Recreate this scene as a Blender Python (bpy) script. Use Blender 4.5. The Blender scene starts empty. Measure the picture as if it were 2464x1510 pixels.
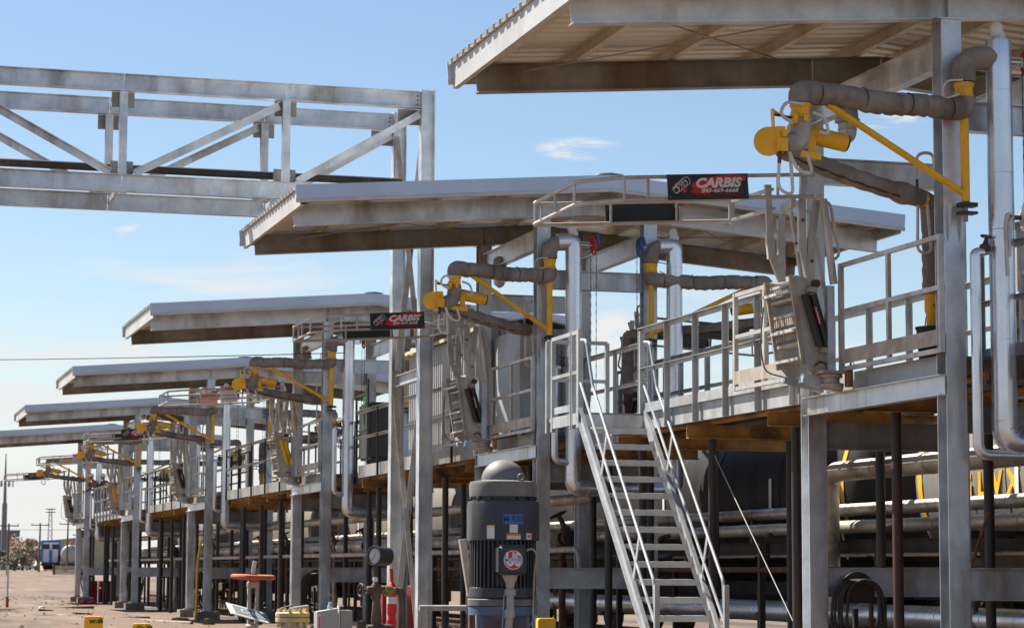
import bpy, bmesh, math, random
from mathutils import Vector, Matrix
random.seed(7)
S = bpy.context.scene
COL = S.collection
R = math.radians

# ------------------------------------------------------------------ camera
FPX, WPX = 5700.0, 2464.0
pitch = math.atan(616 / FPX); th = math.atan(1649 * math.cos(pitch) / FPX); roll = 0.0041
hd = Vector((math.sin(th), math.cos(th), 0)); r0 = Vector((math.cos(th), -math.sin(th), 0)); upv = Vector((0, 0, 1))
fw = hd * math.cos(pitch) + upv * math.sin(pitch); u0 = upv * math.cos(pitch) - hd * math.sin(pitch)
cr = r0 * math.cos(roll) + u0 * math.sin(roll); cu = u0 * math.cos(roll) - r0 * math.sin(roll)
cam = bpy.data.cameras.new('camera'); camo = bpy.data.objects.new('camera', cam); COL.objects.link(camo)
camo.matrix_world = Matrix(((cr.x, cu.x, -fw.x, 0), (cr.y, cu.y, -fw.y, 0), (cr.z, cu.z, -fw.z, 1.4), (0, 0, 0, 1)))
cam.sensor_width = 36; cam.lens = 36 * FPX / WPX; cam.clip_end = 20000; cam.clip_start = .5
cam.dof.use_dof = True; cam.dof.focus_distance = 25.5; cam.dof.aperture_fstop = 6.3
S.camera = camo

# ------------------------------------------------------------------ sky, sun, exposure
SAZ, SEL = R(-35), R(52)
W = bpy.data.worlds.new('World'); S.world = W; W.use_nodes = True
wn, wl = W.node_tree.nodes, W.node_tree.links
bg = wn['Background']; bg.inputs['Strength'].default_value = 0.0515
sky = wn.new('ShaderNodeTexSky'); sky.sky_type = 'NISHITA'; sky.sun_disc = False
sky.sun_elevation = SEL; sky.sun_rotation = SAZ; sky.altitude = 900; sky.air_density = 1.15; sky.dust_density = .7; sky.ozone_density = 2.6
tc = wn.new('ShaderNodeTexCoord')
def wmath(op, a, b=None, c=None, clamp=False):
    n = wn.new('ShaderNodeMath'); n.operation = op; n.use_clamp = clamp
    for i, v in enumerate((a, b, c)):
        if v is None: continue
        if isinstance(v, (int, float)): n.inputs[i].default_value = v
        else: wl.new(v, n.inputs[i])
    return n.outputs[0]
def wramp(val, lo, hi):
    n = wn.new('ShaderNodeMapRange'); n.interpolation_type = 'SMOOTHSTEP'
    wl.new(val, n.inputs[0]); n.inputs[1].default_value = lo; n.inputs[2].default_value = hi
    return n.outputs[0]
def wnoise(scale, det, dist=0., off=(0, 0, 0)):
    m = wn.new('ShaderNodeMapping'); wl.new(tc.outputs['Generated'], m.inputs[0]); m.inputs['Scale'].default_value = scale; m.inputs['Location'].default_value = off
    n = wn.new('ShaderNodeTexNoise'); wl.new(m.outputs[0], n.inputs['Vector']); n.inputs['Scale'].default_value = 1; n.inputs['Detail'].default_value = det
    n.inputs['Roughness'].default_value = .58; n.inputs['Distortion'].default_value = dist
    return n.outputs['Fac']
sep = wn.new('ShaderNodeSeparateXYZ'); wl.new(tc.outputs['Generated'], sep.inputs[0])
zz = sep.outputs['Z']
n1 = wnoise((9, 9, 60), 8, .4); n2 = wnoise((34, 34, 150), 8, .6, (3, 1, 2))
def wdir(x, y):
    x -= 1232; y -= 755
    a = x * math.cos(roll) + y * math.sin(roll); b = -x * math.sin(roll) + y * math.cos(roll)
    return (fw + r0 * a / FPX - u0 * b / FPX).normalized()
def wpatch(x, y, rx, ry):
    v = wn.new('ShaderNodeVectorMath'); v.operation = 'SUBTRACT'; wl.new(tc.outputs['Generated'], v.inputs[0]); v.inputs[1].default_value = wdir(x, y)
    m = wn.new('ShaderNodeVectorMath'); m.operation = 'MULTIPLY'; wl.new(v.outputs[0], m.inputs[0]); k = FPX
    m.inputs[1].default_value = (k / rx, k / rx, k / ry)
    l = wn.new('ShaderNodeVectorMath'); l.operation = 'LENGTH'; wl.new(m.outputs[0], l.inputs[0])
    return wmath('MULTIPLY', wramp(l.outputs['Value'], 1.0, .35), 1)
cl = None
for p, thr in (((1390, 358, 125, 34), .4), ((2130, 288, 130, 26), .42), ((370, 556, 120, 22), .46), ((230, 562, 120, 14), .5), ((1750, 372, 90, 20), .52), ((1590, 345, 60, 18), .56), ((1480, 800, 110, 75), .3)):
    m = wmath('MULTIPLY', wpatch(*p), wramp(n2, thr, thr + .22))
    cl = m if cl is None else wmath('MAXIMUM', cl, m)
# cloud bank thickening toward the horizon
bank = wmath('MULTIPLY', wramp(wmath('ADD', n1, wmath('MULTIPLY', zz, -3.2)), .12, .42), .92)
haze = wmath('MULTIPLY', wramp(zz, .15, .0), .62)
cl = wmath('MAXIMUM', cl, wmath('MAXIMUM', bank, haze), clamp=True)
mix = wn.new('ShaderNodeMix'); mix.data_type = 'RGBA'; wl.new(cl, mix.inputs[0]); wl.new(sky.outputs[0], mix.inputs[6])
mix.inputs[7].default_value = (6.7, 6.7, 6.75, 1)
wl.new(mix.outputs[2], bg.inputs['Color'])
sl = bpy.data.lights.new('sun', 'SUN'); sl.energy = 5.0; sl.angle = R(.53); sl.color = (1, .95, .86)
so = bpy.data.objects.new('sun', sl); COL.objects.link(so)
sdir = Vector((math.sin(SAZ) * math.cos(SEL), math.cos(SAZ) * math.cos(SEL), math.sin(SEL)))
so.rotation_euler = sdir.to_track_quat('Z', 'Y').to_euler()
vs = S.view_settings; vs.view_transform = 'Standard'; vs.look = 'None'; vs.gamma = 1; vs.use_curve_mapping = False; vs.exposure = 1.32
S.render.resolution_x = 1024; S.render.resolution_y = 627

# ------------------------------------------------------------------ materials
MATS = {}
def M(name, c1, c2=None, scale=2.5, lo=.38, hi=.62, rough=.55, rough2=None, metal=0., bump=0., bscale=30., stretch=(1, 1, 1), stain=None, stamt=.5, stscale=1.3, ststretch=(1, 1, .3), detail=7, spec=.5, sheen=0.):
    m = bpy.data.materials.new(name); m.use_nodes = True; n, l = m.node_tree.nodes, m.node_tree.links
    b = n['Principled BSDF']; b.inputs['Metallic'].default_value = metal; b.inputs['Roughness'].default_value = rough
    b.inputs['Specular IOR Level'].default_value = spec
    if sheen: b.inputs['Sheen Weight'].default_value = sheen; b.inputs['Sheen Roughness'].default_value = .55; b.inputs['Sheen Tint'].default_value = (1, .88, .76, 1)
    g = n.new('ShaderNodeNewGeometry')
    def noise(sc, st, det=detail):
        mp = n.new('ShaderNodeMapping'); l.new(g.outputs['Position'], mp.inputs[0]); mp.inputs['Scale'].default_value = [sc * s for s in st]
        t = n.new('ShaderNodeTexNoise'); l.new(mp.outputs[0], t.inputs['Vector']); t.inputs['Scale'].default_value = 1; t.inputs['Detail'].default_value = det; t.inputs['Roughness'].default_value = .62
        return t.outputs['Fac']
    def rng(f, a, c, o0=0., o1=1.):
        r = n.new('ShaderNodeMapRange'); l.new(f, r.inputs[0]); r.inputs[1].default_value = a; r.inputs[2].default_value = c; r.inputs[3].default_value = o0; r.inputs[4].default_value = o1
        return r.outputs[0]
    def mixc(f, a, c):
        x = n.new('ShaderNodeMix'); x.data_type = 'RGBA'; l.new(f, x.inputs[0])
        for i, v in ((6, a), (7, c)):
            if isinstance(v, tuple): x.inputs[i].default_value = (*v, 1)
            else: l.new(v, x.inputs[i])
        return x.outputs[2]
    c2 = c2 or tuple(v * .82 for v in c1)
    f = noise(scale, stretch)
    col = mixc(rng(f, lo, hi), c1, c2)
    if rough2 is not None: l.new(rng(f, lo, hi, rough, rough2), b.inputs['Roughness'])
    if stain:
        s = rng(noise(stscale, ststretch), .62 - .25 * stamt, .78 - .2 * stamt)
        col = mixc(s, col, stain)
    l.new(col, b.inputs['Base Color'])
    if bump:
        bp = n.new('ShaderNodeBump'); bp.inputs['Strength'].default_value = bump; bp.inputs['Distance'].default_value = .02
        l.new(noise(bscale, (1, 1, 1), 5), bp.inputs['Height']); l.new(bp.outputs[0], b.inputs['Normal'])
    MATS[name] = m
    return m
M('galv', (.42, .45, .48), (.72, .745, .77), 3.1, lo=.3, hi=.7, rough=.33, rough2=.52, metal=.7, bump=.05, bscale=60, stain=(.27, .23, .19), stamt=.48, stscale=1.3)
M('tread', (.62, .62, .6), (.52, .52, .5), 6, rough=.45, metal=.2)
M('galv_new', (.33, .345, .355), (.49, .505, .51), 3.6, lo=.3, hi=.7, rough=.4, rough2=.58, metal=.35, bump=.04, bscale=60, stain=(.3, .26, .21), stamt=.4, stscale=2)
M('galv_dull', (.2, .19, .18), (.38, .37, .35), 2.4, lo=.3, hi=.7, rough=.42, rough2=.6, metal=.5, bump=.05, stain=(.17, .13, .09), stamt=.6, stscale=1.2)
M('purlin', (.64, .57, .47), (.5, .44, .36), 2.0, rough=.55, metal=.05, stain=(.38, .27, .16), stamt=.4, stscale=1.5)  # warm beige stands in for light bounced up from the ground
M('alum', (.55, .53, .5), (.43, .4, .37), 4, rough=.4, rough2=.55, metal=.4, stain=(.36, .29, .22), stamt=.3, stscale=3)
M('alum_dusty', (.46, .41, .35), (.35, .3, .25), 5, rough=.5, rough2=.65, metal=.25, bump=.05, stain=(.3, .21, .13), stamt=.45, stscale=4)
M('jacket', (.78, .79, .82), (.66, .67, .7), 1.4, rough=.25, rough2=.36, metal=.75, stretch=(1, 1, .4), stain=(.56, .48, .4), stamt=.3, stscale=1.6)
M('jacket_old', (.55, .5, .43), (.4, .35, .29), 2.2, rough=.42, rough2=.6, metal=.6, bump=.12, bscale=9, stain=(.16, .11, .075), stamt=.55, stscale=1.5, ststretch=(1, .5, 1))
M('fascia_shade', (.52, .6, .73), (.46, .54, .66), 1.1, rough=.4, metal=.15)  # bluish shade of the gable side is put into this trim colour
M('fascia_sun', (.55, .54, .52), (.45, .44, .41), 1.6, rough=.45, metal=.15, stain=(.36, .33, .3), stamt=.3)  # sunlit copy of the trim colour, for eaves and lips
M('sheet', (.76, .72, .65), (.66, .62, .55), .8, rough=.45, metal=.1, stain=(.52, .44, .34), stamt=.3, stscale=.7, ststretch=(.3, 1, 1))  # lightened and warmed to paint ground bounce on the roof undersides
M('corr', (.5, .5, .5), (.38, .37, .36), 1.2, rough=.5, metal=.3, stretch=(1, 1, .2), stain=(.28, .25, .22), stamt=.4)
M('insul', (.3, .252, .215), (.2, .168, .143), 3.5, rough=.85, bump=.9, bscale=8, spec=.25, stain=(.13, .1, .08), stamt=.35, stscale=3)
M('insul_seam', (.06, .045, .035), (.04, .03, .025), 5, rough=.9)
M('yellow', (.88, .45, .002), (.76, .37, .002), 4, rough=.42, bump=.03, stain=(.4, .2, .02), stamt=.1, stscale=6)
M('yellow_bright', (.82, .46, .004), (.72, .4, .004), 4, rough=.5, stain=(.25, .16, .04), stamt=.2, stscale=5)
M('hose', (.66, .62, .56), (.54, .5, .44), 8, rough=.6)
M('black', (.012, .012, .014), (.022, .021, .02), 5, rough=.45)
M('black_post', (.012, .011, .011), (.035, .025, .02), 2, rough=.55, stretch=(2, 2, .5), stain=(.09, .04, .022), stamt=.25, stscale=2.2)
M('red_post', (.07, .022, .016), (.035, .016, .013), 1.5, rough=.6, stretch=(1, 1, .4), stain=(.015, .012, .011), stamt=.5)
M('rust_beam', (.48, .255, .07), (.27, .135, .042), 2.4, rough=.75, bump=.25, bscale=18, stain=(.045, .028, .02), stamt=.5, stscale=2.0, ststretch=(1, 1, 1))
M('rust', (.17, .075, .035), (.07, .035, .022), 6, rough=.85, bump=.3, bscale=40)
M('sign_black', (.009, .009, .01), (.014, .014, .015), 3, rough=.35)
M('sign_white', (.72, .72, .7), rough=.5)
M('sign_red', (.62, .012, .014), rough=.45)
M('sign_red_dark', (.34, .01, .012), rough=.45)
M('sign_text', (.75, .75, .75), rough=.45)
M('sign_orange', (.8, .5, .4), rough=.5)
M('label_blue', (.03, .14, .5), rough=.5)
M('paper', (.72, .68, .6), rough=.6)
M('paper_yellow', (.8, .62, .1), rough=.6)
M('paper_orange', (.7, .2, .04), rough=.6)
M('tank', (.02, .019, .019), (.035, .032, .03), .7, rough=.5, rough2=.62, stretch=(1, 1, .45), stain=(.014, .013, .013), stamt=.5, stscale=.7, ststretch=(2, 2, .25), spec=.22)
M('tank_grey', (.2, .19, .178), (.15, .142, .135), .7, rough=.55, stain=(.1, .09, .085), stamt=.35, stscale=.8)
M('tank_far', (.2, .17, .14), (.14, .12, .1), .7, rough=.6, stain=(.08, .065, .055), stamt=.4, stscale=.6)
M('under', (.02, .017, .015), (.045, .035, .027), 2, rough=.8)
M('bogie', (.11, .07, .045), (.06, .04, .028), 4, rough=.85)
M('stripe', (.8, .42, .01), rough=.5)
M('motor', (.028, .029, .033), (.042, .042, .045), 3, rough=.5, bump=.06, bscale=60, stain=(.08, .073, .066), stamt=.22, stscale=3)
M('motor_cap', (.15, .142, .132), (.11, .105, .1), 5, rough=.6, bump=.08, bscale=50, stain=(.2, .18, .155), stamt=.4, stscale=4)
M('pump_blue', (.055, .12, .22), (.09, .13, .19), 5, rough=.6, bump=.1, stain=(.2, .15, .1), stamt=.5, stscale=6)
M('mesh_rust', (.24, .11, .045), (.13, .06, .03), 8, rough=.85)
M('gauge_face', (.5, .5, .49), rough=.4)
M('iron', (.06, .04, .03), (.11, .08, .058), 9, rough=.7, metal=.3, bump=.3, bscale=45, stain=(.2, .14, .08), stamt=.3, stscale=8)
M('brass', (.36, .2, .05), (.25, .14, .05), 8, rough=.5, metal=.5)
M('orange', (.48, .085, .015), (.34, .07, .02), 9, rough=.65, bump=.15, stain=(.24, .1, .05), stamt=.35, stscale=9)
M('red', (.7, .015, .012), (.6, .012, .01), 5, rough=.45)
M('red_dark', (.25, .012, .012), (.18, .01, .01), 3, rough=.5)
M('valve_grey', (.33, .3, .265), (.42, .39, .345), 7, rough=.65, bump=.2, bscale=40, stain=(.22, .14, .07), stamt=.35, stscale=8)
M('flange_yellow', (.5, .38, .18), (.58, .52, .4), 6, rough=.65, bump=.15, stain=(.62, .4, .04), stamt=.55, stscale=7)
M('box_grey', (.38, .365, .34), (.33, .315, .29), 3, rough=.55)
M('tag_plate', (.2, .215, .22), (.25, .26, .265), 3, rough=.75, spec=.2)
M('white', (.74, .74, .72), (.66, .66, .64), 3, rough=.5)
M('foam', (.72, .7, .66), (.62, .59, .54), 14, rough=.9, bump=.6, bscale=25)
M('conc', (.28, .225, .175), (.2, .165, .13), 3, rough=.9, bump=.3, bscale=30, stain=(.14, .11, .085), stamt=.4)
M('wheel_red', (.5, .03, .02), (.4, .03, .02), 6, rough=.5)
M('wheel_blue', (.02, .09, .32), (.03, .1, .26), 6, rough=.5)
M('deck', (.1, .09, .08), (.16, .14, .12), 2, rough=.8, bump=.2)
M('glass', (.5, .52, .5), rough=.12, spec=.7)
M('green', (.02, .25, .05), rough=.5)
M('loco_blue', (.02, .13, .42), (.03, .16, .46), 1, rough=.4)
M('loco_white', (.6, .65, .72), rough=.5)
M('loco_tank', (.36, .35, .33), (.44, .42, .4), .6, rough=.6)
M('brick', (.2, .19, .2), (.24, .23, .235), .1, rough=.8)
M('fence_tan', (.52, .45, .3), (.42, .36, .25), 1, rough=.85)
M('wood_pole', (.13, .1, .075), (.18, .14, .1), 2, rough=.9)
M('skin', (.36, .19, .12), rough=.6)
M('shirt', (.16, .1, .075), (.2, .13, .1), 8, rough=.9)
M('shirt2', (.14, .12, .12), (.1, .09, .09), 8, rough=.9)
M('denim', (.04, .06, .12), (.06, .08, .14), 9, rough=.9)
M('bark', (.16, .12, .09), (.1, .08, .06), 4, rough=.95)
M('leaf_dry', (.4, .29, .21), (.32, .24, .17), .6, rough=.9)
M('leaf_green', (.17, .165, .1), (.22, .2, .13), .6, rough=.9)
M('rubber', (.018, .017, .016), (.035, .03, .026), 6, rough=.7)
M('water', (.05, .2, .3), rough=.2)
M('pink', (.7, .05, .2), rough=.4)
M('car_white', (.6, .6, .6), rough=.25)
M('car_grey', (.16, .17, .18), rough=.25)
M('wire', (.05, .05, .05), rough=.6)
# ground: sandy caliche with gravel, oil stains, darker tracks and painted shading bands
def ground_mat():
    m = bpy.data.materials.new('dirt'); m.use_nodes = True; n, l = m.node_tree.nodes, m.node_tree.links; b = n['Principled BSDF']; b.inputs['Roughness'].default_value = .95
    g = n.new('ShaderNodeNewGeometry')
    def nz(sc, det=8, st=(1, 1, 1)):
        mp = n.new('ShaderNodeMapping'); l.new(g.outputs['Position'], mp.inputs[0]); mp.inputs['Scale'].default_value = [sc * s for s in st]
        t = n.new('ShaderNodeTexNoise'); l.new(mp.outputs[0], t.inputs['Vector']); t.inputs['Scale'].default_value = 1; t.inputs['Detail'].default_value = det; t.inputs['Roughness'].default_value = .65
        return t.outputs['Fac']
    def rg(f, a, c):
        r = n.new('ShaderNodeMapRange'); l.new(f, r.inputs[0]); r.inputs[1].default_value = a; r.inputs[2].default_value = c; return r.outputs[0]
    def mx(f, a, c):
        x = n.new('ShaderNodeMix'); x.data_type = 'RGBA'; l.new(f, x.inputs[0])
        for i, v in ((6, a), (7, c)):
            if isinstance(v, tuple): x.inputs[i].default_value = (*v, 1)
            else: l.new(v, x.inputs[i])
        return x.outputs[2]
    c = mx(rg(nz(.06), .35, .65), (.165, .102, .063), (.11, .071, .047))
    c = mx(rg(nz(.5), .5, .7), c, (.175, .12, .082))
    c = mx(rg(nz(2.2, 10), .5, .72), c, (.075, .056, .043))
    c = mx(rg(nz(.25, 6, (1.2, .16, 1)), .53, .62), c, (.055, .038, .028))  # dark streaks also paint the shaded bands of low ridges
    c = mx(rg(nz(.5, 6, (1.2, .13, 1)), .57, .66), c, (.18, .135, .1))
    l.new(c, b.inputs['Base Color'])
    bp = n.new('ShaderNodeBump'); bp.inputs['Strength'].default_value = .8; bp.inputs['Distance'].default_value = .08; l.new(nz(3, 12), bp.inputs['Height']); l.new(bp.outputs[0], b.inputs['Normal'])
    MATS['dirt'] = m
ground_mat()

# ------------------------------------------------------------------ mesh helpers
V = Vector
def prof_I(w, h, tf, tw):
    a, b, t = w / 2, h / 2, tw / 2
    return [(-a, -b), (a, -b), (a, -b + tf), (t, -b + tf), (t, b - tf), (a, b - tf), (a, b), (-a, b), (-a, b - tf), (-t, b - tf), (-t, -b + tf), (-a, -b + tf)]
def prof_C(w, h, t, flip=1):
    a, b = w, h / 2
    return [(x * flip, y) for x, y in [(0, -b), (a, -b), (a, -b + t), (t, -b + t), (t, b - t), (a, b - t), (a, b), (0, b)]]
def prof_L(w, h, t, flip=1):
    return [(x * flip, y) for x, y in [(0, 0), (w, 0), (w, -t), (t, -t), (t, -h), (0, -h)]]
def prof_R(w, h): return [(-w / 2, -h / 2), (w / 2, -h / 2), (w / 2, h / 2), (-w / 2, h / 2)]
class G:
    def __init__(s): s.v = []; s.f = []
    def add(s, vs, fs):
        o = len(s.v); s.v += [tuple(v) for v in vs]; s.f += [tuple(i + o for i in f) for f in fs]; return s
    def box(s, x0, x1, y0, y1, z0, z1):
        if x0 > x1: x0, x1 = x1, x0
        return s.add([(x, y, z) for z in (z0, z1) for y in (y0, y1) for x in (x0, x1)], [(0, 2, 3, 1), (4, 5, 7, 6), (0, 1, 5, 4), (2, 6, 7, 3), (0, 4, 6, 2), (1, 3, 7, 5)])
    def ext(s, prof, p0, p1, up=(0, 0, 1)):
        p0, p1, up = V(p0), V(p1), V(up); d = (p1 - p0).normalized()
        if abs(d.dot(up)) > .99: up = V((0, 1, 0))
        sd = d.cross(up).normalized(); u = sd.cross(d); n = len(prof)
        vs = [p + sd * a + u * b for p in (p0, p1) for a, b in prof]
        return s.add(vs, [tuple(range(n))[::-1], tuple(range(n, 2 * n))] + [(i, (i + 1) % n, n + (i + 1) % n, n + i) for i in range(n)])
    def bar(s, p0, p1, w=.05, h=.05, up=(0, 0, 1)): return s.ext(prof_R(w, h), p0, p1, up)
    def ibeam(s, p0, p1, w, h, tf=.012, tw=.009, up=(0, 0, 1)): return s.ext(prof_I(w, h, tf, tw), p0, p1, up)
    def tube(s, pts, r, n=10, fil=0., seg=5, closed=False, radii=None, caps=True):
        pts = [V(p) for p in pts]
        if fil and len(pts) > 2:
            out = []; N = len(pts)
            for i, p in enumerate(pts):
                if not closed and i in (0, N - 1): out.append(p); continue
                a, b = pts[i - 1], pts[(i + 1) % N]; da, db = (a - p), (b - p)
                f = min(fil, da.length * .48, db.length * .48); q0 = p + da.normalized() * f; q1 = p + db.normalized() * f
                for k in range(seg + 1):
                    t = k / seg; out.append(q0 * (1 - t) ** 2 + p * 2 * t * (1 - t) + q1 * t * t)
            pts = out
        N = len(pts); tang = []
        for i in range(N):
            if closed: t = pts[(i + 1) % N] - pts[i - 1]
            else: t = pts[min(i + 1, N - 1)] - pts[max(i - 1, 0)]
            tang.append(t.normalized())
        nrm = tang[0].orthogonal().normalized(); vs = []
        for i in range(N):
            nrm = (nrm - tang[i] * nrm.dot(tang[i])).normalized(); bn = tang[i].cross(nrm); rr = radii[i] if radii else r
            for k in range(n):
                a = 2 * math.pi * k / n; vs.append(pts[i] + (nrm * math.cos(a) + bn * math.sin(a)) * rr)
        fs = []
        for i in range(N if closed else N - 1):
            j = (i + 1) % N
            for k in range(n): fs.append((i * n + k, i * n + (k + 1) % n, j * n + (k + 1) % n, j * n + k))
        if not closed and caps: fs += [tuple(range(n))[::-1], tuple(range((N - 1) * n, N * n))]
        return s.add(vs, fs)
    def lathe(s, prof, o=(0, 0, 0), ax=(0, 0, 1), n=24):
        o, ax = V(o), V(ax).normalized(); e = ax.orthogonal().normalized(); b = ax.cross(e); vs, fs = [], []; N = len(prof)
        for r, h in prof:
            for k in range(n):
                a = 2 * math.pi * k / n; vs.append(o + ax * h + (e * math.cos(a) + b * math.sin(a)) * max(r, 1e-4))
        for i in range(N - 1):
            for k in range(n): fs.append((i * n + k, i * n + (k + 1) % n, (i + 1) * n + (k + 1) % n, (i + 1) * n + k))
        fs += [tuple(range(n))[::-1], tuple(range((N - 1) * n, N * n))]
        return s.add(vs, fs)
    def ball(s, c, r, n=12, m=7, sq=(1, 1, 1)):
        c = V(c); vs, fs = [], []
        for i in range(m + 1):
            t = math.pi * i / m
            for k in range(n):
                a = 2 * math.pi * k / n; rr = max(math.sin(t), 1e-3); vs.append((c.x + r * rr * math.cos(a) * sq[0], c.y + r * rr * math.sin(a) * sq[1], c.z + r * math.cos(t) * sq[2]))
        for i in range(m):
            for k in range(n): fs.append((i * n + k, (i + 1) * n + k, (i + 1) * n + (k + 1) % n, i * n + (k + 1) % n))
        return s.add(vs, fs)
    def ring(s, c, ax, R_, r, n=24, k=8):
        c, ax = V(c), V(ax).normalized(); e = ax.orthogonal().normalized(); b = ax.cross(e)
        return s.tube([c + (e * math.cos(2 * math.pi * i / n) + b * math.sin(2 * math.pi * i / n)) * R_ for i in range(n)], r, k, closed=True)
    def mesh(s, name, mat, smooth=True):
        me = bpy.data.meshes.new(name); me.from_pydata(s.v, [], s.f); me.validate()
        bm = bmesh.new(); bm.from_mesh(me); bmesh.ops.recalc_face_normals(bm, faces=bm.faces); bm.to_mesh(me); bm.free()
        if mat: me.materials.append(MATS[mat])
        if smooth:
            me.polygons.foreach_set('use_smooth', [True] * len(me.polygons)); me.set_sharp_from_angle(angle=R(38))
        return me
CACHE = {}
def P(name, g, mat=None, parent=None, key=None, loc=None, rot=None):
    """link one mesh object; g is a G, a mesh or a function returning a G (cached under key)"""
    if key is not None and key in CACHE: me = CACHE[key]
    else:
        if callable(g): g = g()
        me = g if isinstance(g, bpy.types.Mesh) else g.mesh(name, mat)
        if key is not None: CACHE[key] = me
    o = bpy.data.objects.new(name, me); COL.objects.link(o)
    if parent: o.parent = parent
    if loc: o.location = loc
    if rot: o.rotation_euler = rot
    return o
def thing(name, label, cat, loc=(0, 0, 0), group=None, rz=0.):
    o = bpy.data.objects.new(name, None); COL.objects.link(o); o.location = loc; o.rotation_euler = (0, 0, rz); o.empty_display_size = .2
    return tag(o, label, cat, group)
def tag(o, label=None, cat=None, group=None, kind=None):
    if label: o['label'] = label
    if cat: o['category'] = cat
    if group: o['group'] = group
    if kind: o['kind'] = kind
    return o
def text(name, s, size, mat, parent, loc, rot, shear=0., bold=0., ext=.002, sx=1., align='CENTER'):
    k = ('txt', s, size, mat, shear, bold, sx)
    if k not in CACHE:
        cu = bpy.data.curves.new('txt', 'FONT'); cu.body = s; cu.size = size; cu.shear = shear; cu.offset = bold; cu.extrude = ext; cu.align_x = align; cu.align_y = 'CENTER'; cu.resolution_u = 3
        to = bpy.data.objects.new('txt', cu); COL.objects.link(to); bpy.context.view_layer.update()
        me = bpy.data.meshes.new_from_object(to.evaluated_get(bpy.context.evaluated_depsgraph_get())); bpy.data.objects.remove(to); bpy.data.curves.remove(cu)
        for v in me.vertices: v.co.x *= sx
        me.materials.clear(); me.materials.append(MATS[mat]); CACHE[k] = me
    o = bpy.data.objects.new(name, CACHE[k]); COL.objects.link(o); o.parent = parent; o.location = loc; o.rotation_euler = rot
    return o
def disc(cx, cz, rx, rz, y0, y1, n=28, squash=None):
    """flat elliptical plate facing -y"""
    g = G(); pr = [(cx + rx * math.cos(2 * math.pi * i / n), cz + rz * math.sin(2 * math.pi * i / n)) for i in range(n)]
    vs = [(x, y, z) for y in (y0, y1) for x, z in pr]
    return g.add(vs, [tuple(range(n)), tuple(range(n, 2 * n))[::-1]] + [(i, (i + 1) % n, n + (i + 1) % n, n + i) for i in range(n)])
def poly(pts, y0, y1):
    n = len(pts); g = G()
    return g.add([(x, y, z) for y in (y0, y1) for x, z in pts], [tuple(range(n)), tuple(range(n, 2 * n))[::-1]] + [(i, (i + 1) % n, n + (i + 1) % n, n + i) for i in range(n)])

# ------------------------------------------------------------------ layout
XC = 11.15
YS = [20.56, 34.16, 50.25, 66.57, 82.9, 99.07]
ORD = ['nearest', 'second', 'third', 'fourth', 'fifth', 'farthest']
CX = .855          # column offset from the rack axis
FY = 3.32          # spacing of the two frames of a station

# ------------------------------------------------------------------ setting
from mathutils import noise as mnoise
gm = G()
gx = [-1500, -300, -60, -20] + [-10 + .8 * k for k in range(24)] + [9.3, 20, 60, 300, 1500]
gy = [-200, 0, 40] + [46 + 1.6 * k for k in range(90)] + [200, 230, 300, 420, 900, 4000]
def ground_h(x, y):
    base = .95 * max(0, min(1, (y - 130) / 170)) + (.15 if y > 500 else 0)
    if -21 < x < 9.2 and 45 < y < 240:
        e = min(1, (9.2 - x) / 2.5) * min(1, (y - 45) / 8)
        n = mnoise.noise((x * .35, y * .11, 0)) * .12 + mnoise.noise((x * .9, y * .5, 3)) * .05
        r = max(0, mnoise.noise((x * .06, y * .05, 9))) ** 1 * .35
        base += (n + r) * e * .8
    return base
NX = len(gx)
gm.add([(x, y, ground_h(x, y)) for y in gy for x in gx], [(j * NX + i, j * NX + i + 1, (j + 1) * NX + i + 1, (j + 1) * NX + i) for j in range(len(gy) - 1) for i in range(NX - 1)])
gr = P('ground', gm, 'dirt'); tag(gr, kind='structure')

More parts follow.
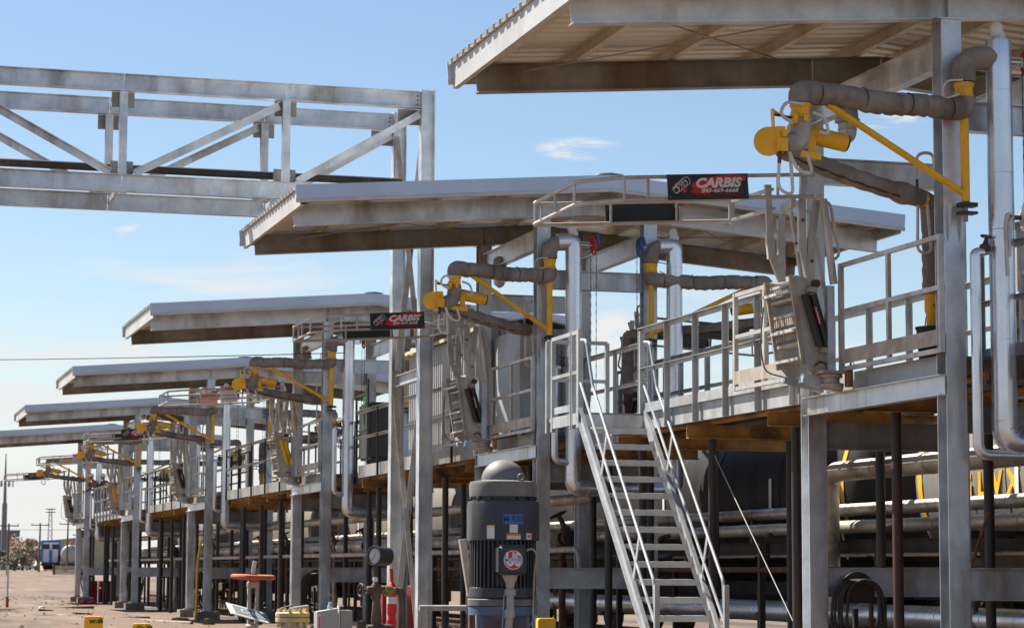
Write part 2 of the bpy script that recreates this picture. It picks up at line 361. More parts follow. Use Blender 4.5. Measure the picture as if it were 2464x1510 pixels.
# ------------------------------------------------------------------ canopies
def zb(x): return 6.80 - .08 * abs(x)      # underside of rafters
YN, YF_, XE = -.78, 4.1, 4.72             # roof edges
def sheet_mesh():
    g = G(); pitch_ = .2425; n = 4; top = []
    for i in range(n):
        y = i * pitch_
        top += [(y, 0), (y + .105, 0), (y + .125, .052), (y + .19, .052), (y + .21, 0)]
    top.append((n * pitch_, 0))
    prof = [(a, b) for a, b in top] + [(a, b - .005) for a, b in reversed(top)]
    return g, prof
def canopy(i):
    t = thing('loading_canopy', f'{ORD[i]} steel canopy with shallow gable roof on four galvanized columns', 'canopy', (XC, YS[i], 0), 'gable canopies along the loading rack')
    near = i < 2
    for sx in (-1, 1):
        for y in (0, FY):
            P('column', lambda: G().ibeam((0, 0, .24), (0, 0, zb(CX) - .012), .21, .21, .014, .011, up=(0, 1, 0)), 'galv', t, 'col', (sx * CX, y, 0))
            P('base_plate', lambda: G().box(-.17, .17, -.17, .17, .22, .245), 'galv_dull', t, 'bplate', (sx * CX, y, 0))
            P('cap_plate', lambda: G().box(-.16, .16, -.13, .13, -.012, .0), 'galv', t, 'cplate', (sx * CX, y, zb(CX) - .002))
            P('footing', lambda: G().box(-.32, .32, -.32, .32, -.1, .22), 'conc', t, 'foot', (sx * CX, y, 0))
            g = lambda sx=sx: G().ibeam((0, 0, zb(0) + .155), (sx * 4.69, 0, zb(4.69) + .155), .14, .31, .014, .009)
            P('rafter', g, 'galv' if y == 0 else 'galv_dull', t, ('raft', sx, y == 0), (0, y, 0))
            P('stiffener', lambda: G().box(-.005, .005, -.065, .065, zb(CX) + .016, zb(CX) + .292), 'galv', t, 'stiff', (sx * CX, y, 0))
        for k, x in enumerate((.3, 1.38, 2.46, 3.54, 4.45)):
            zt = zb(x) + .315
            g = lambda x=x, sx=sx, zt=zt: G().ext(prof_C(.07, .15, .008, sx), (sx * x, YN + .04, zt + .075), (sx * x, YF_ - .04, zt + .075))
            P('purlin', g, 'purlin', t, ('purl', sx, k))
        P('eave_fascia', lambda sx=sx: G().ext(prof_C(.06, .26, .012, -sx), (sx * (XE + .02), YN + .002, zb(XE) + .33), (sx * (XE + .02), YF_ - .002, zb(XE) + .33)), 'fascia_sun', t, ('eave', sx))
        for y, nm in ((YN, 'n'), (YF_, 'f')):
            zr = 7.275
            P('gable_trim', lambda sx=sx, y=y: G().ext(prof_R(.02, .2), (0, y, zr - .07), (sx * (XE + .085), y, zr - .08 * (XE + .085) - .07)), 'fascia_shade', t, ('gab', sx, nm))
            P('trim_lip', lambda sx=sx, y=y: G().ext(prof_R(.035, .055), (0, y + (.004 if nm == 'n' else -.004), zr - .2), (sx * (XE + .083), y + (.004 if nm == 'n' else -.004), zr - .08 * (XE + .083) - .2)), 'fascia_sun', t, ('lip', sx, nm))
        # corrugated sheets, laid down the slope
        ns = 5
        for k in range(ns):
            def mk(sx=sx):
                g, prof = sheet_mesh()
                pr = prof if sx < 0 else [(-a, b) for a, b in prof]
                g.ext(pr, (0, 0, 0), (sx * (XE + .06), 0, -.08 * (XE + .06)))
                return g
            # ext side axis: dir x up ; shift so sheet runs +y
            P('roof_sheet', mk, 'sheet', t, ('sheet', sx), (0, YN + .02 + k * .968, 7.275 + (.0025 if k % 2 else 0)))
        P('longitudinal_beam', lambda sx=sx: G().ibeam((sx * CX, .108, 6.42), (sx * CX, FY - .108, 6.42), .13, .3, .012, .009), 'galv', t, ('longb', sx))
        P('edge_beam', lambda sx=sx: G().ibeam((sx * (CX + .12), -.1, 3.17), (sx * (CX + .12), FY - .12, 3.17), .12, .2, .011, .008), 'galv', t, ('edgeb', sx))
    for y in (0, FY):
        for z0, z1, m in ((5.64, 5.93, 'galv'), (1.13, 1.44, 'galv'), (2.72, 3.02, 'galv_dull')):
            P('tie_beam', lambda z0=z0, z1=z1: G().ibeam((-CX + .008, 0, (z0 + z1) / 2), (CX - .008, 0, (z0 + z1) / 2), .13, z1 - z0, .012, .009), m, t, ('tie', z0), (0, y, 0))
    P('ridge_cap', lambda: G().ext([(-.2, -.012), (0, .006), (.2, -.012), (.2, -.02), (0, -.002), (-.2, -.02)], (0, YN, 7.335), (0, YF_, 7.335)), 'fascia_shade', t, 'ridge')
    for sx in (-1, 1):
        for a, b in ((0, FY), (FY, 0)):
            P('bracing_rod', lambda sx=sx, a=a, b=b: G().tube([(sx * 4.3, a + (.05 if a == 0 else -.05), zb(4.3) + .2), (sx * 1.0, b + (.05 if b == 0 else -.05), zb(1) + .22)], .008, 6), 'galv_dull', t, ('rod', sx, a))
    return t
for i in range(6): canopy(i)

# ------------------------------------------------------------------ loading arms
def quilt(g, pts, n):
    for q, v in enumerate(g.v):
        k = q // n; c = pts[k]
        if v[2] < c[2]: g.v[q] = (v[0], v[1], v[2] - (c[2] - v[2]) * .16 * abs(math.sin(k * math.pi / 3 + .4)))
    return g
def loading_arm(i, sx, ang, label, ln=1.85):
    o = thing('loading_arm_assembly', label, 'loading arm', (XC, YS[i], 0), 'insulated loading arms')
    m = lambda x, y, z: (sx * x, y, z)          # x measured outward
    hx, hy, hz = .81, -.26, 5.8
    ex, ey = hx + ln * math.cos(ang), hy - ln * math.sin(ang)
    dx, dy = math.cos(ang), -math.sin(ang)
    # upper elbow coming off the riser, wrapped in insulation
    xi = .5 if sx < 0 else 1.08
    g = G().tube([m(xi, hy, 6.32), m(.72 if sx < 0 else .9, hy, 6.31), m(hx, hy, 6.22), m(hx, hy, 6.07)], .115, 14, .2, 6)
    P('inlet_elbow', g, 'insul', o)
    def swivel(p, r=.094, h=.15, nm='swivel_joint'):
        g = G().lathe([(r * .85, 0), (r, .006), (r, .03), (r * .93, .036), (r * .93, h - .05), (r, h - .044), (r, h - .006), (r * .85, h)], p, n=18)
        for k in range(10):
            a = k * math.pi / 5; g.ball((p[0] + r * .98 * math.cos(a), p[1] + r * .98 * math.sin(a), p[2] + h - .024), .013, 6, 4)
        s = P(nm, g, 'yellow', o); return s
    swivel(m(hx, hy, 5.915))
    P('hub_elbow', G().tube([m(hx, hy, 5.915), m(hx, hy, 5.81), m(hx + .18 * dx, hy + .18 * dy, 5.8)], .112, 14, .13, 6), 'insul', o)
    # outreach arm: quilted jacket with sagging bottom lacing
    n = 36; pts, rad = [], []
    for k in range(n + 1):
        t = k / n; pts.append(m(hx + dx * (.16 + (ln - .3) * t), hy + dy * (.16 + (ln - .3) * t), 5.795 + .012 * math.sin(t * 9 + i))); rad.append(.101 + (.004 if k % 6 else -.006) + random.uniform(-.002, .002))
    P('outreach_arm', quilt(G().tube(pts, .1, 16, radii=rad), pts, 16), 'insul', o)
    P('end_elbow', G().tube([m(ex - .16 * dx, ey - .16 * dy, 5.8), m(ex, ey, 5.8), m(ex, ey, 5.69)], .112, 14, .15, 7), 'insul', o)
    swivel(m(ex, ey, 5.54))
    jx, jy, jz = ex + .2, ey - .05, 5.27
    P('drop_elbow', G().tube([m(ex, ey, 5.54), m(ex, ey, 5.42), m(ex + .03, ey, 5.32), m(jx, jy, jz)], .1, 14, .16, 6), 'alum_dusty' if i == 0 else 'insul', o)
    # second joint: flange disc, clamp, counterbalance spring cylinder
    g = G().lathe([(.0, -.05), (.13, -.045), (.135, .0), (.13, .03), (.1, .05), (.06, .12), (.0, .13)], m(jx + .15, jy - .02, jz + .03), (sx * -.3, 1, .0), 20)
    P('joint_disc', g, 'yellow', o)
    g = G().box(*sorted((sx * (jx + .02), sx * (jx + .1))), jy - .12, jy + .12, jz - .02, jz + .16)
    g.box(*sorted((sx * (jx + .0), sx * (jx + .11))), jy - .135, jy - .122, jz - .07, jz + .05)
    g.bar(m(jx + .09, jy, jz + .15), m(jx + .1, jy, jz + .34), .06, .012, (1, 0, 0)); g.bar(m(jx + .1, jy, jz + .33), m(jx + .02, jy, jz + .28), .05, .012)
    P('clamp_block', g, 'yellow', o)
    P('adjuster_wheel', G().lathe([(.0, -.02), (.06, -.02), (.065, 0), (.06, .02), (.02, .022)], m(jx - .1, jy - .03, jz + .26), m(1, 0, 0), 16), 'yellow', o)
    P('adjuster_rod', G().tube([m(jx - .12, jy - .03, jz + .26), m(jx + .09, jy - .03, jz + .28)], .012, 8), 'black', o)
    cbx = ex - .52
    g = G().lathe([(.0, 0), (.075, 0), (.082, .01), (.082, .02)], m(cbx, ey + .12, jz + .09), m(1, 0, .17), 18)
    P('cylinder_cap', g, 'black', o)
    g = G().lathe([(.0, .021), (.084, .021), (.084, .56), (.06, .6), (.0, .6)], m(cbx, ey + .12, jz + .09), m(1, 0, .17), 18)
    P('balance_cylinder', g, 'yellow', o)
    g = G().bar(m(ex - .13, ey + .05, jz - .1), m(ex - .13, ey + .05, jz + .16), .08, .03); g.bar(m(ex - .2, ey + .02, jz - .07), m(jx + .05, jy, jz - .04), .05, .06)
    P('bracket', g, 'yellow', o)
    # secondary arm folded back over the platform
    nx, ny, nz_ = .95, .45, 5.05
    n = 24; pts, rad = [], []
    for k in range(n + 1):
        t = k / n; pts.append(m(jx + (nx - jx) * t, jy + (ny - jy) * t, jz - .03 + (nz_ - jz + .03) * t - .03 * math.sin(math.pi * t))); rad.append(.088 + .006 * math.sin(k * 1.9 + i) + random.uniform(-.002, .003) + (.02 * math.exp(-((t - .88) / .07) ** 2)))
    P('secondary_arm', G().tube(pts, .09, 14, radii=rad), 'insul', o)
    P('lacing_seam', G().tube([V(p) + V((0, -.07, -.055 + .006 * math.sin(q * 2.3))) for q, p in enumerate(pts[1:-2])], .011, 6), 'insul_seam', o)
    for t in (.02, .32, .65, .97): P('insulation_strap', G().ring(m(hx + dx * (.16 + (ln - .3) * t), hy + dy * (.16 + (ln - .3) * t), 5.795), m(dx, dy, 0), .1055, .005, 18, 5), 'insul_seam', o)
    P('hose_coupling', G().tube([m(nx + .05, ny - .05, 5.1), m(nx + .05, ny - .05, 5.22)], .02, 8), 'iron', o); P('hose_coupling', G().tube([m(jx + .05, jy - .05, 5.24), m(jx + .055, jy - .05, 5.1)], .02, 8), 'iron', o)
    P('lug', G().box(*sorted((sx * (jx + .02), sx * (jx + .06))), jy - .16, jy - .137, jz + .06, jz + .12), 'yellow', o); P('lug', G().box(*sorted((sx * (ex - .02), sx * (ex + .02))), ey - .13, ey - .1, 5.5, 5.56), 'yellow', o)
    a = V(m(nx, ny, nz_)); d = (V(m(.78, .6, 5.04)) - a).normalized()
    P('swivel_joint', G().lathe([(.07, 0), (.082, .008), (.082, .1), (.07, .11)], a - d * .02, d, 16), 'yellow', o)
    P('down_elbow', G().tube([a + d * .09, m(.76, .62, 5.04), m(.74, .64, 4.8)], .092, 14, .13, 7), 'insul', o)
    g = G(); pts, rad = [], []
    for k in range(15): pts.append(m(.74, .64, 4.82 - .05 * k)); rad.append(.088 + .006 * math.sin(k * 2.2))
    P('drop_pipe', G().tube(pts, .09, 14, radii=rad), 'insul', o)
    P('nozzle', G().lathe([(.045, 0), (.05, .01), (.055, .3), (.07, .34), (.07, .5), (.05, .52)], m(.74, .64, 3.62), n=14), 'rust' if i == 1 else 'yellow', o)
    P('nozzle_tip', G().lathe([(.06, 0), (.075, .02), (.075, .1), (.05, .12)], m(.74, .64, 3.58), n=14), 'black', o)
    # support post, diagonal brace, column bracket
    P('support_post', G().tube([m(hx, hy, 5.76), m(hx, hy, 4.91)], .043, 14), 'yellow', o)
    P('diagonal_brace', G().tube([m(ex - .3 * dx, ey - .3 * dy, 5.71), m(hx + .02, hy, 4.99)], .033, 12), 'yellow', o)
    P('pivot_collar', G().box(*sorted((sx * (hx - .1), sx * (hx + .07))), hy - .06, hy + .06, 4.86, 4.9).box(*sorted((sx * (hx - .1), sx * (hx + .07))), hy - .06, hy + .06, 4.79, 4.815), 'black', o)
    P('pivot_pin', G().tube([m(hx, hy, 4.92), m(hx, hy, 4.72)], .022, 10), 'galv_dull', o)
    g = G()
    for q in (-.06, .06):
        g.add([m(hx + .05 + q, hy + .05, 4.9), m(hx + .05 + q, -.109, 4.9), m(hx + .05 + q, -.109, 4.55), m(hx + .058 + q, hy + .05, 4.9), m(hx + .058 + q, -.109, 4.9), m(hx + .058 + q, -.109, 4.55)], [(0, 1, 2), (5, 4, 3), (0, 3, 4, 1), (1, 4, 5, 2), (2, 5, 3, 0)])
    P('column_bracket', g, 'galv', o)
    # tracing hoses
    def hose(pts, r=.016): P('tracing_hose', G().tube([m(*p) for p in pts], r, 8, .09, 5), 'hose', o)
    hose([(ex + .02, ey - .1, 5.66), (ex + .2, ey - .12, 5.67), (ex + .25, ey - .1, 5.55), (ex + .12, ey - .1, 5.48)])
    hose([(ex - .1, ey - .05, 5.6), (ex - .22, ey - .06, 5.56), (ex - .26, ey - .06, 5.4), (ex - .16, ey - .06, 5.42)])
    hose([(jx - .02, jy - .1, 5.2), (jx - .1, jy - .12, 5.02), (jx - .25, jy - .12, 5.0), (jx - .2, jy - .1, 5.18)])
    hose([(jx + .05, jy - .05, 5.24), (jx + .07, jy - .05, 4.86), (jx - .08, jy - .05, 4.8), (jx - .05, jy - .05, 5.22)])
    hose([(nx + .06, ny - .05, 5.1), (nx + .05, ny - .05, 5.48), (nx - .14, ny - .05, 5.5), (nx - .14, ny - .05, 5.15)])
    hose([(nx + .04, ny - .05, 4.98), (nx + .05, ny - .05, 4.5), (nx - .1, ny - .05, 4.5), (nx - .06, ny - .05, 4.98)])
    hose([(hx + .06, hy - .1, 6.07), (hx + .26, hy - .1, 6.05), (hx + .28, hy - .1, 5.86), (hx + .1, hy - .1, 5.93)], .01)
ANG = [R(11), R(18), R(2), R(4), R(-16), R(-10)]
for i in range(6):
    loading_arm(i, -1, ANG[i], f'grey insulated loading arm with yellow brace on the left of the {ORD[i]} canopy', 1.88 if i == 0 else 1.7)
    loading_arm(i, 1, R(8), f'grey insulated loading arm with yellow brace on the right of the {ORD[i]} canopy', 1.8)

# ------------------------------------------------------------------ risers, small pipes, chain wheels, lamps
def elbow_rings(g, c, r, axis_pts):
    pass
def riser(i):
    o = thing('riser_pipe', f'silver jacketed supply pipe looping up both sides of the {ORD[i]} canopy', 'pipe', (XC, YS[i], 0), 'silver riser pipes')
    r = .122; y = -.27
    for sx in (-1, 1):
        x = sx * .46 if sx < 0 else .5 * 1.0
        x = -.44 if sx < 0 else 1.18
        top = 6.42 if not (i == 0 and sx < 0) else 6.5
        P('vertical_pipe', lambda x=x: G().tube([(x, y, 2.9), (x, y, 4.65)], r, 20), 'jacket', o, ('rv1', sx))
        P('vertical_pipe', lambda x=x: G().tube([(x, y, 4.655), (x, y, 6.2)], r * 1.012, 20), 'jacket', o, ('rv2', sx))
        if i == 0 and sx < 0:
            P('end_cap', G().lathe([(r * 1.012, 0), (r * 1.012, .28), (r * .98, .3), (0, .3)], (x, y, 6.2), n=20), 'jacket', o)
        else:
            xo = -.7 if sx < 0 else .92
            P('top_elbow', lambda x=x, xo=xo: G().tube([(x, y, 6.2), (x, y, 6.35), (xo, y + .0, 6.33)], r * 1.03, 20, .24, 8), 'jacket', o, ('rtop', sx))
        P('foam_plug', lambda x=x: G().ball((x - .02, y, 6.55), .075, 10, 7, (1, .9, 1.2)).ball((x + .02, y, 6.49), .06, 10, 6), 'foam', o, ('foam', sx), (0, 0, .05 if i == 0 else -.02))
        P('bottom_elbow', lambda x=x, sx=sx: G().tube([(x, y, 2.92), (x, y, 2.62), (x - sx * .34, y, 2.62)], r * 1.03, 20, .28, 8), 'jacket', o, ('rbot', sx))
        gg = G()
        for k in range(5):
            a = R(90 / 5 * (k + .5)); c = V((x - sx * .26, y, 2.88)); rr = .27
            p = c + V((sx * rr * math.cos(a), 0, -rr * math.sin(a)))
            gg.ring(p, (sx * math.sin(a), 0, math.cos(a)), r * 1.035, .005, 20, 4)
        P('elbow_band', gg, 'jacket', o)
    P('cross_pipe', lambda: G().tube([(-.1, y, 2.62), (.84, y, 2.62)], r, 20), 'jacket', o, 'rcross')
    # seam bands
    g = G()
    for x in (-.44, 1.18):
        for z in (3.6, 5.2, 6.0): g.ring((x, y, z), (0, 0, 1), r * 1.013, .004, 20, 4)
    P('seam_band', g, 'jacket', o)
    o2 = thing('drain_pipe', f'thin silver drain pipe with top valve beside left column of {ORD[i]} canopy', 'pipe', (XC, YS[i], 0), 'thin drain pipes')
    g = G().tube([(-.66, -.3, 4.42), (-.74, -.3, 4.42), (-.74, -.3, 2.5 if i == 0 else 3.02), (.9 if i == 0 else -.5, -.3, 2.48 if i == 0 else 3.0)], .052, 12, .11, 6)
    P('pipe', g, 'jacket', o2)
    P('valve_body', G().lathe([(.03, 0), (.055, .01), (.055, .05), (.03, .07), (.02, .12)], (-.64, -.3, 4.44), (.2, 0, 1), 12), 'iron', o2)
    P('handwheel', G().ring((-.62, -.3, 4.58), (.2, 0, 1), .05, .008, 14, 6).tube([(-.67, -.3, 4.58), (-.57, -.3, 4.57)], .006, 6).tube([(-.62, -.3, 4.5), (-.62, -.3, 4.59)], .008, 6), 'iron', o2)
    for sx, wm in ((-1, 'wheel_red'), (1, 'wheel_blue')):
        side = 'left' if sx < 0 else 'right'
        if i > 2: wm = 'black'
        c = thing('chain_wheel', f'{"red and blue" if i < 2 and sx < 0 else "blue" if i < 2 else "dark"} chain-operated valve wheel on the {side} of the {ORD[i]} canopy', 'valve wheel', (XC, YS[i], 0), 'chain-operated valve wheels')
        xv = -.12 if sx < 0 else .62; zv = 6.3; yv = -.27
        P('rim', G().ring((xv, yv, zv), (1, 0, .1), .135, .018, 22, 6), wm, c)
        g = G()
        for k in range(5):
            a = k * 2 * math.pi / 5; g.tube([(xv, yv, zv), (xv, yv + .13 * math.cos(a), zv + .13 * math.sin(a))], .01, 6)
        g.lathe([(.03, -.02), (.035, 0), (.03, .03)], (xv, yv, zv), (1, 0, 0), 12); P('spokes', g, wm, c)
        g = G()
        for k in range(9):
            a = R(-80 + 20 * k); g.box(xv + .02, xv + .05, yv - .02 + .15 * math.sin(a), yv + .02 + .15 * math.sin(a), zv + .15 * math.cos(a) - .02, zv + .15 * math.cos(a) + .02)
        P('chain_guide', g, 'wheel_blue' if i < 2 else 'black', c)
        xs = -.32 if sx < 0 else 1.05
        P('yoke', G().tube([(xs, yv, zv + .04), (xv - .07 * (1 if sx < 0 else -1), yv, zv + .04)], .012, 6).tube([(xs, yv, zv - .04), (xv - .07 * (1 if sx < 0 else -1), yv, zv - .04)], .012, 6).tube([(xv - .07 * (1 if sx < 0 else -1), yv, zv - .045), (xv - .07 * (1 if sx < 0 else -1), yv, zv + .045)], .014, 6), 'galv_new', c)
        P('stem', G().tube([(xs, yv, zv), (xv, yv, zv)], .011, 6), 'jacket', c)
        for q in (-.13, .13):
            def ch():
                g = G()
                for k in range(34):
                    z = -.05 - k * .068
                    if k % 2: g.bar((0, 0, z), (0, 0, z - .066), .005, .012, (0, 1, 0))
                    else: g.bar((0, 0, z), (0, 0, z - .066), .012, .005, (0, 1, 0))
                return g
            P('pull_chain', ch, 'black', c, 'chain', (xv, yv + q, zv))
    # jelly-jar lamp on the far frame
    lp = thing('lamp', f'caged jelly-jar lamp hanging under the {ORD[i]} canopy', 'lamp', (XC - CX - .02, YS[i] + 2.3, 6.08), 'caged lamps')
    P('bracket', lambda: G().bar((.05, 0, .5), (.05, 0, .32), .02, .04).bar((.05, 0, .33), (-.02, 0, .3), .04, .03), 'galv_dull', lp, 'lampb')
    P('housing', lambda: G().lathe([(.04, .34), (.1, .3), (.115, .18), (.12, .1), (.135, .09), (.135, .06), (.1, .05)], n=18), 'galv_dull', lp, 'lamph')
    P('glass_globe', lambda: G().lathe([(.085, .05), (.085, -.04), (.075, -.1), (.05, -.14), (0, -.15)], n=16), 'glass', lp, 'lampg')
    def cage():
        g = G()
        for k in range(6):
            a = k * math.pi / 3; c_, s_ = math.cos(a), math.sin(a); g.tube([(.1 * c_, .1 * s_, .06), (.1 * c_, .1 * s_, -.06), (.07 * c_, .07 * s_, -.13), (0, 0, -.165)], .006, 6, .04, 3)
        return g.ring((0, 0, -.02), (0, 0, 1), .1, .006, 18, 6)
    P('wire_cage', cage, 'galv_new', lp, 'lampc')
    if i == 1: P('tape', G().box(-.03, .03, -.128, -.124, .14, .24), 'green', lp)
for i in range(6): riser(i)

# ------------------------------------------------------------------ folding gangways with safety cage
def gangway(i, sx, spring, sign):
    side = 'left' if sx < 0 else 'right'
    o = thing('folding_gangway', f'folded aluminium gangway with {"black" if spring == "black" else "yellow"} spring tubes and cage on the {side} of the {ORD[i]} canopy', 'gangway', (XC, YS[i], 0), 'folding gangways')
    m = lambda x, y, z: (sx * x, y, z)      # x measured outward
    key = lambda k: ('gw', sx, k)
    y0, y1 = 2.2, 2.84
    # cage: two rail loops and posts, tipped up towards the rack
    cz = lambda x: 5.28 + (4.03 - x) * .065
    ca, cb = 1.64, 3.42
    def loop(dz):
        return G().tube([m(1.55, ca, cz(1.55) + dz), m(3.6, ca, cz(3.6) + dz), m(4.03, ca + .25, cz(4.03) + dz), m(4.03, cb - .06, cz(4.03) + dz), m(3.97, cb, cz(3.97) + dz), m(1.75, cb, cz(1.75) + dz)], .021, 10, .08, 5)
    P('cage_top_rail', lambda: loop(0), 'alum', o, key('ct')); P('cage_bottom_rail', lambda: loop(-.225), 'alum', o, key('cb'))
    for k, (x, y) in enumerate(((3.6, ca), (3.35, ca), (2.55, ca), (1.95, ca), (4.03, ca + .3), (4.03, 2.6), (4.03, cb - .1), (3.93, cb), (3.15, cb), (2.4, cb), (1.78, cb))):
        P('cage_post', lambda x=x, y=y: G().tube([m(x, y, cz(x)), m(x, y, cz(x) - .225)], .016, 8), 'alum', o, key(('cp', k)))
    # sign on the near side, black backed panel on the far side
    w = G().box(*sorted((sx * 2.28, sx * 3.15)), ca - .03, ca - .022, -.13, .13)
    ay = R(3.72) * (1 if sx < 0 else -1)
    if sign == 'black':
        s = P('sign_panel', lambda: G().box(-.435, .435, 0, .008, -.13, .13), 'sign_black', o, 'sgnb', m(2.72, ca - .034, cz(2.72) - .112), (0, -ay, 0))
        if sx < 0:
            P('red_swoosh', lambda: disc(.12, .012, .3, .062, -.001, .001), 'sign_red', s, 'swoosh', (0, -.003, .02), (0, R(-7), 0))
            P('red_tail', lambda: poly([(-.2, -.06), (.0, -.075), (.02, .0), (-.17, -.02)], -.001, .001), 'sign_red', s, 'swoosh2', (0, -.0034, 0))
            text('lettering', 'CARBIS', .13, 'sign_text', s, (.1, -.006, .034), (R(90), 0, 0), .3, .006, .001, 1.15)
            text('lettering', '843-669-6668', .058, 'sign_text', s, (.12, -.006, -.042), (R(90), 0, 0), .25, .0012, .001, 1.2)
            text('lettering', 'WWW.CARBIS.NET', .052, 'sign_red_dark', s, (.12, -.006, -.092), (R(90), 0, 0), 0, .0006, .001, 1.12)
            def logo():
                g = G()
                for k in range(5):
                    a = R(35 + 14 * k); g.ring((-.295 + .03 * (k - 2) * .9, -.001, .012 + .02 * (k - 2)), (math.cos(a) * .25, 1, .2), .036 + .003 * k, .0035, 14, 4)
                g.ring((-.345, -.001, -.03), (.2, 1, .1), .028, .004, 12, 4).ring((-.25, -.001, .035), (.2, 1, .1), .026, .004, 12, 4)
                return g
            P('logo', logo, 'sign_text', s, 'logo', (0, -.003, 0))
            P('logo_accent', lambda: poly([(-.37, .03), (-.33, .05), (-.31, .02), (-.34, -.01)], -.001, .001).add(*(lambda q: (q.v, q.f))(poly([(-.29, -.05), (-.24, -.06), (-.23, -.02), (-.27, -.02)], -.001, .001))), 'sign_red', s, 'logoacc', (0, -.0025, 0))
            P('rivet', lambda: G().ball((-.41, -.002, .1), .006, 6, 4).ball((.41, -.002, .1), .006, 6, 4).ball((-.41, -.002, -.1), .006, 6, 4).ball((.41, -.002, -.1), .006, 6, 4), 'alum', s, 'rivets')
        P('back_panel', lambda: G().box(-.42, .42, 0, .008, -.11, .1), 'sign_black', o, 'sgnbk', m(2.78, cb + .03, cz(2.78) - .112), (0, -ay, 0))
    else:
        s = P('sign_panel', lambda: G().box(-.19, .19, 0, .008, -.21, .15), 'sign_white', o, 'sgnw', m(2.73, ca - .034, cz(2.73) - .1), (0, -ay, 0))
        if sx < 0:
            text('lettering', 'CARBIS', .1, 'sign_red', s, (0, -.004, .09), (R(90), 0, 0), 0, .004, .001, 1.05)
            text('lettering', '843-669-6668', .042, 'sign_red', s, (0, -.004, -.05), (R(90), 0, 0), 0, .001, .001, 1.1)
            text('lettering', 'WWW.CARBIS.NET', .036, 'sign_red', s, (0, -.004, -.13), (R(90), 0, 0), 0, .001, .001, 1.0)
            s2 = P('danger_panel', lambda: G().box(-.2, .2, 0, .008, -.12, .12), 'sign_orange', o, 'sgno', m(2.9, cb - .034, cz(2.9) - .1), (0, -ay, 0))
            text('lettering', 'CAUTION', .075, 'sign_red', s2, (0, -.004, .06), (R(90), 0, 0), 0, .002, .001, 1.0)
    # channel frames between cage and lift arms
    P('cage_frame', lambda: G().bar(m(1.75, cb, cz(1.75) + .02), m(1.75, cb, cz(1.75) - .26), .05, .03).bar(m(1.75, cb - .02, cz(1.7) - .02), m(1.52, y1, cz(1.6) + .04), .06, .03).bar(m(1.75, cb - .02, cz(1.7) - .22), m(1.5, y1, cz(1.6) - .17), .06, .03).bar(m(1.5, ca, cz(1.5) + .03), m(1.42, y0, cz(1.42) + .1), .06, .04).bar(m(1.5, ca, cz(1.5) - .22), m(1.42, y0, cz(1.42) - .16), .06, .04).bar(m(1.52, y0 + .05, cz(1.5) - .2), m(1.42, y1 - .05, cz(1.5) - .2), .05, .1), 'alum', o, key('cf'))
    # lift arms, two mirrored linkages
    def arm_near():
        g = G(); U = (0, 1, 0)
        g.bar(m(1.42, y0, 5.6), m(1.45, y0, 5.2), .07, .04, U).bar(m(1.45, y0 + .003, 5.25), m(1.45, y0 + .003, 4.72), .085, .052, U).bar(m(1.45, y0, 4.76), m(1.36, y0, 4.42), .07, .04, U)
        g.bar(m(1.29, y0 - .01, 5.27), m(1.35, y0 - .01, 4.83), .075, .04, U).bar(m(1.35, y0 - .01, 4.87), m(1.37, y0 - .013, 4.36), .08, .05, U)
        g.bar(m(1.45, y0, 5.15), m(1.3, y0, 5.15), .05, .03).bar(m(1.31, y0 - .04, 4.87), m(1.16, y0 - .04, 3.97), .04, .012, U)
        return g
    P('lift_arm', arm_near, 'alum', o, key('la'))
    def arm_far():
        g = G(); U = (0, 1, 0)
        g.bar(m(1.57, y1, 5.52), m(1.55, y1, 4.95), .07, .04, U).bar(m(1.555, y1 + .003, 5.0), m(1.53, y1 + .003, 4.72), .085, .052, U).bar(m(1.53, y1, 4.75), m(1.42, y1, 4.48), .07, .04, U)
        g.bar(m(1.38, y1, 5.25), m(1.42, y1, 5.1), .06, .03, U).bar(m(1.42, y1, 5.15), m(1.42, y1, 4.48), .085, .04, U).bar(m(1.55, y1, 5.02), m(1.42, y1, 5.02), .05, .03).bar(m(1.53, y1, 4.75), m(1.42, y1, 4.75), .05, .03)
        return g
    P('lift_arm', arm_far, 'alum', o, key('lb'))
    P('lift_tube', lambda: G().tube([m(1.49, y0 + .2, 5.18), m(1.37, y0 + .2, 4.45)], .024, 10), 'alum', o, key('t1'))
    P('lift_tube', lambda: G().tube([m(1.25, y0 - .1, 5.27), m(1.14, y0 - .1, 4.38)], .042, 12), 'alum', o, key('t2'))
    P('grab_handle', lambda: G().tube([m(1.23, y0 - .1, 5.25), m(1.17, y0 - .1, 5.22), m(1.07, y0 - .1, 4.68), m(1.16, y0 - .1, 4.62)], .016, 8, .06, 5), 'alum', o, key('gh'))
    # folded stair pack: side plates and treads facing outward
    def plate():
        pts = [(1.56, 4.46), (1.33, 4.44), (1.3, 4.35), (1.2, 3.62), (1.2, 3.5), (1.28, 3.42), (1.36, 3.46), (1.44, 3.55)]
        n = len(pts); return G().add([m(x, y, z) for y in (0, .014) for x, z in pts], [tuple(range(n)), tuple(range(n, 2 * n))[::-1]] + [(k, (k + 1) % n, n + (k + 1) % n, n + k) for k in range(n)])
    P('side_plate', plate, 'alum', o, key('sp'), (0, y0, 0)); P('side_plate', plate, 'alum', o, key('sp'), (0, y1, 0))
    for y in (y0 - .014, y1 + .03): P('edge_bar', lambda y=y: G().bar(m(1.585, y, 4.47), m(1.45, y, 3.53), .03, .05), 'alum_dusty', o, key(('eb', y)))
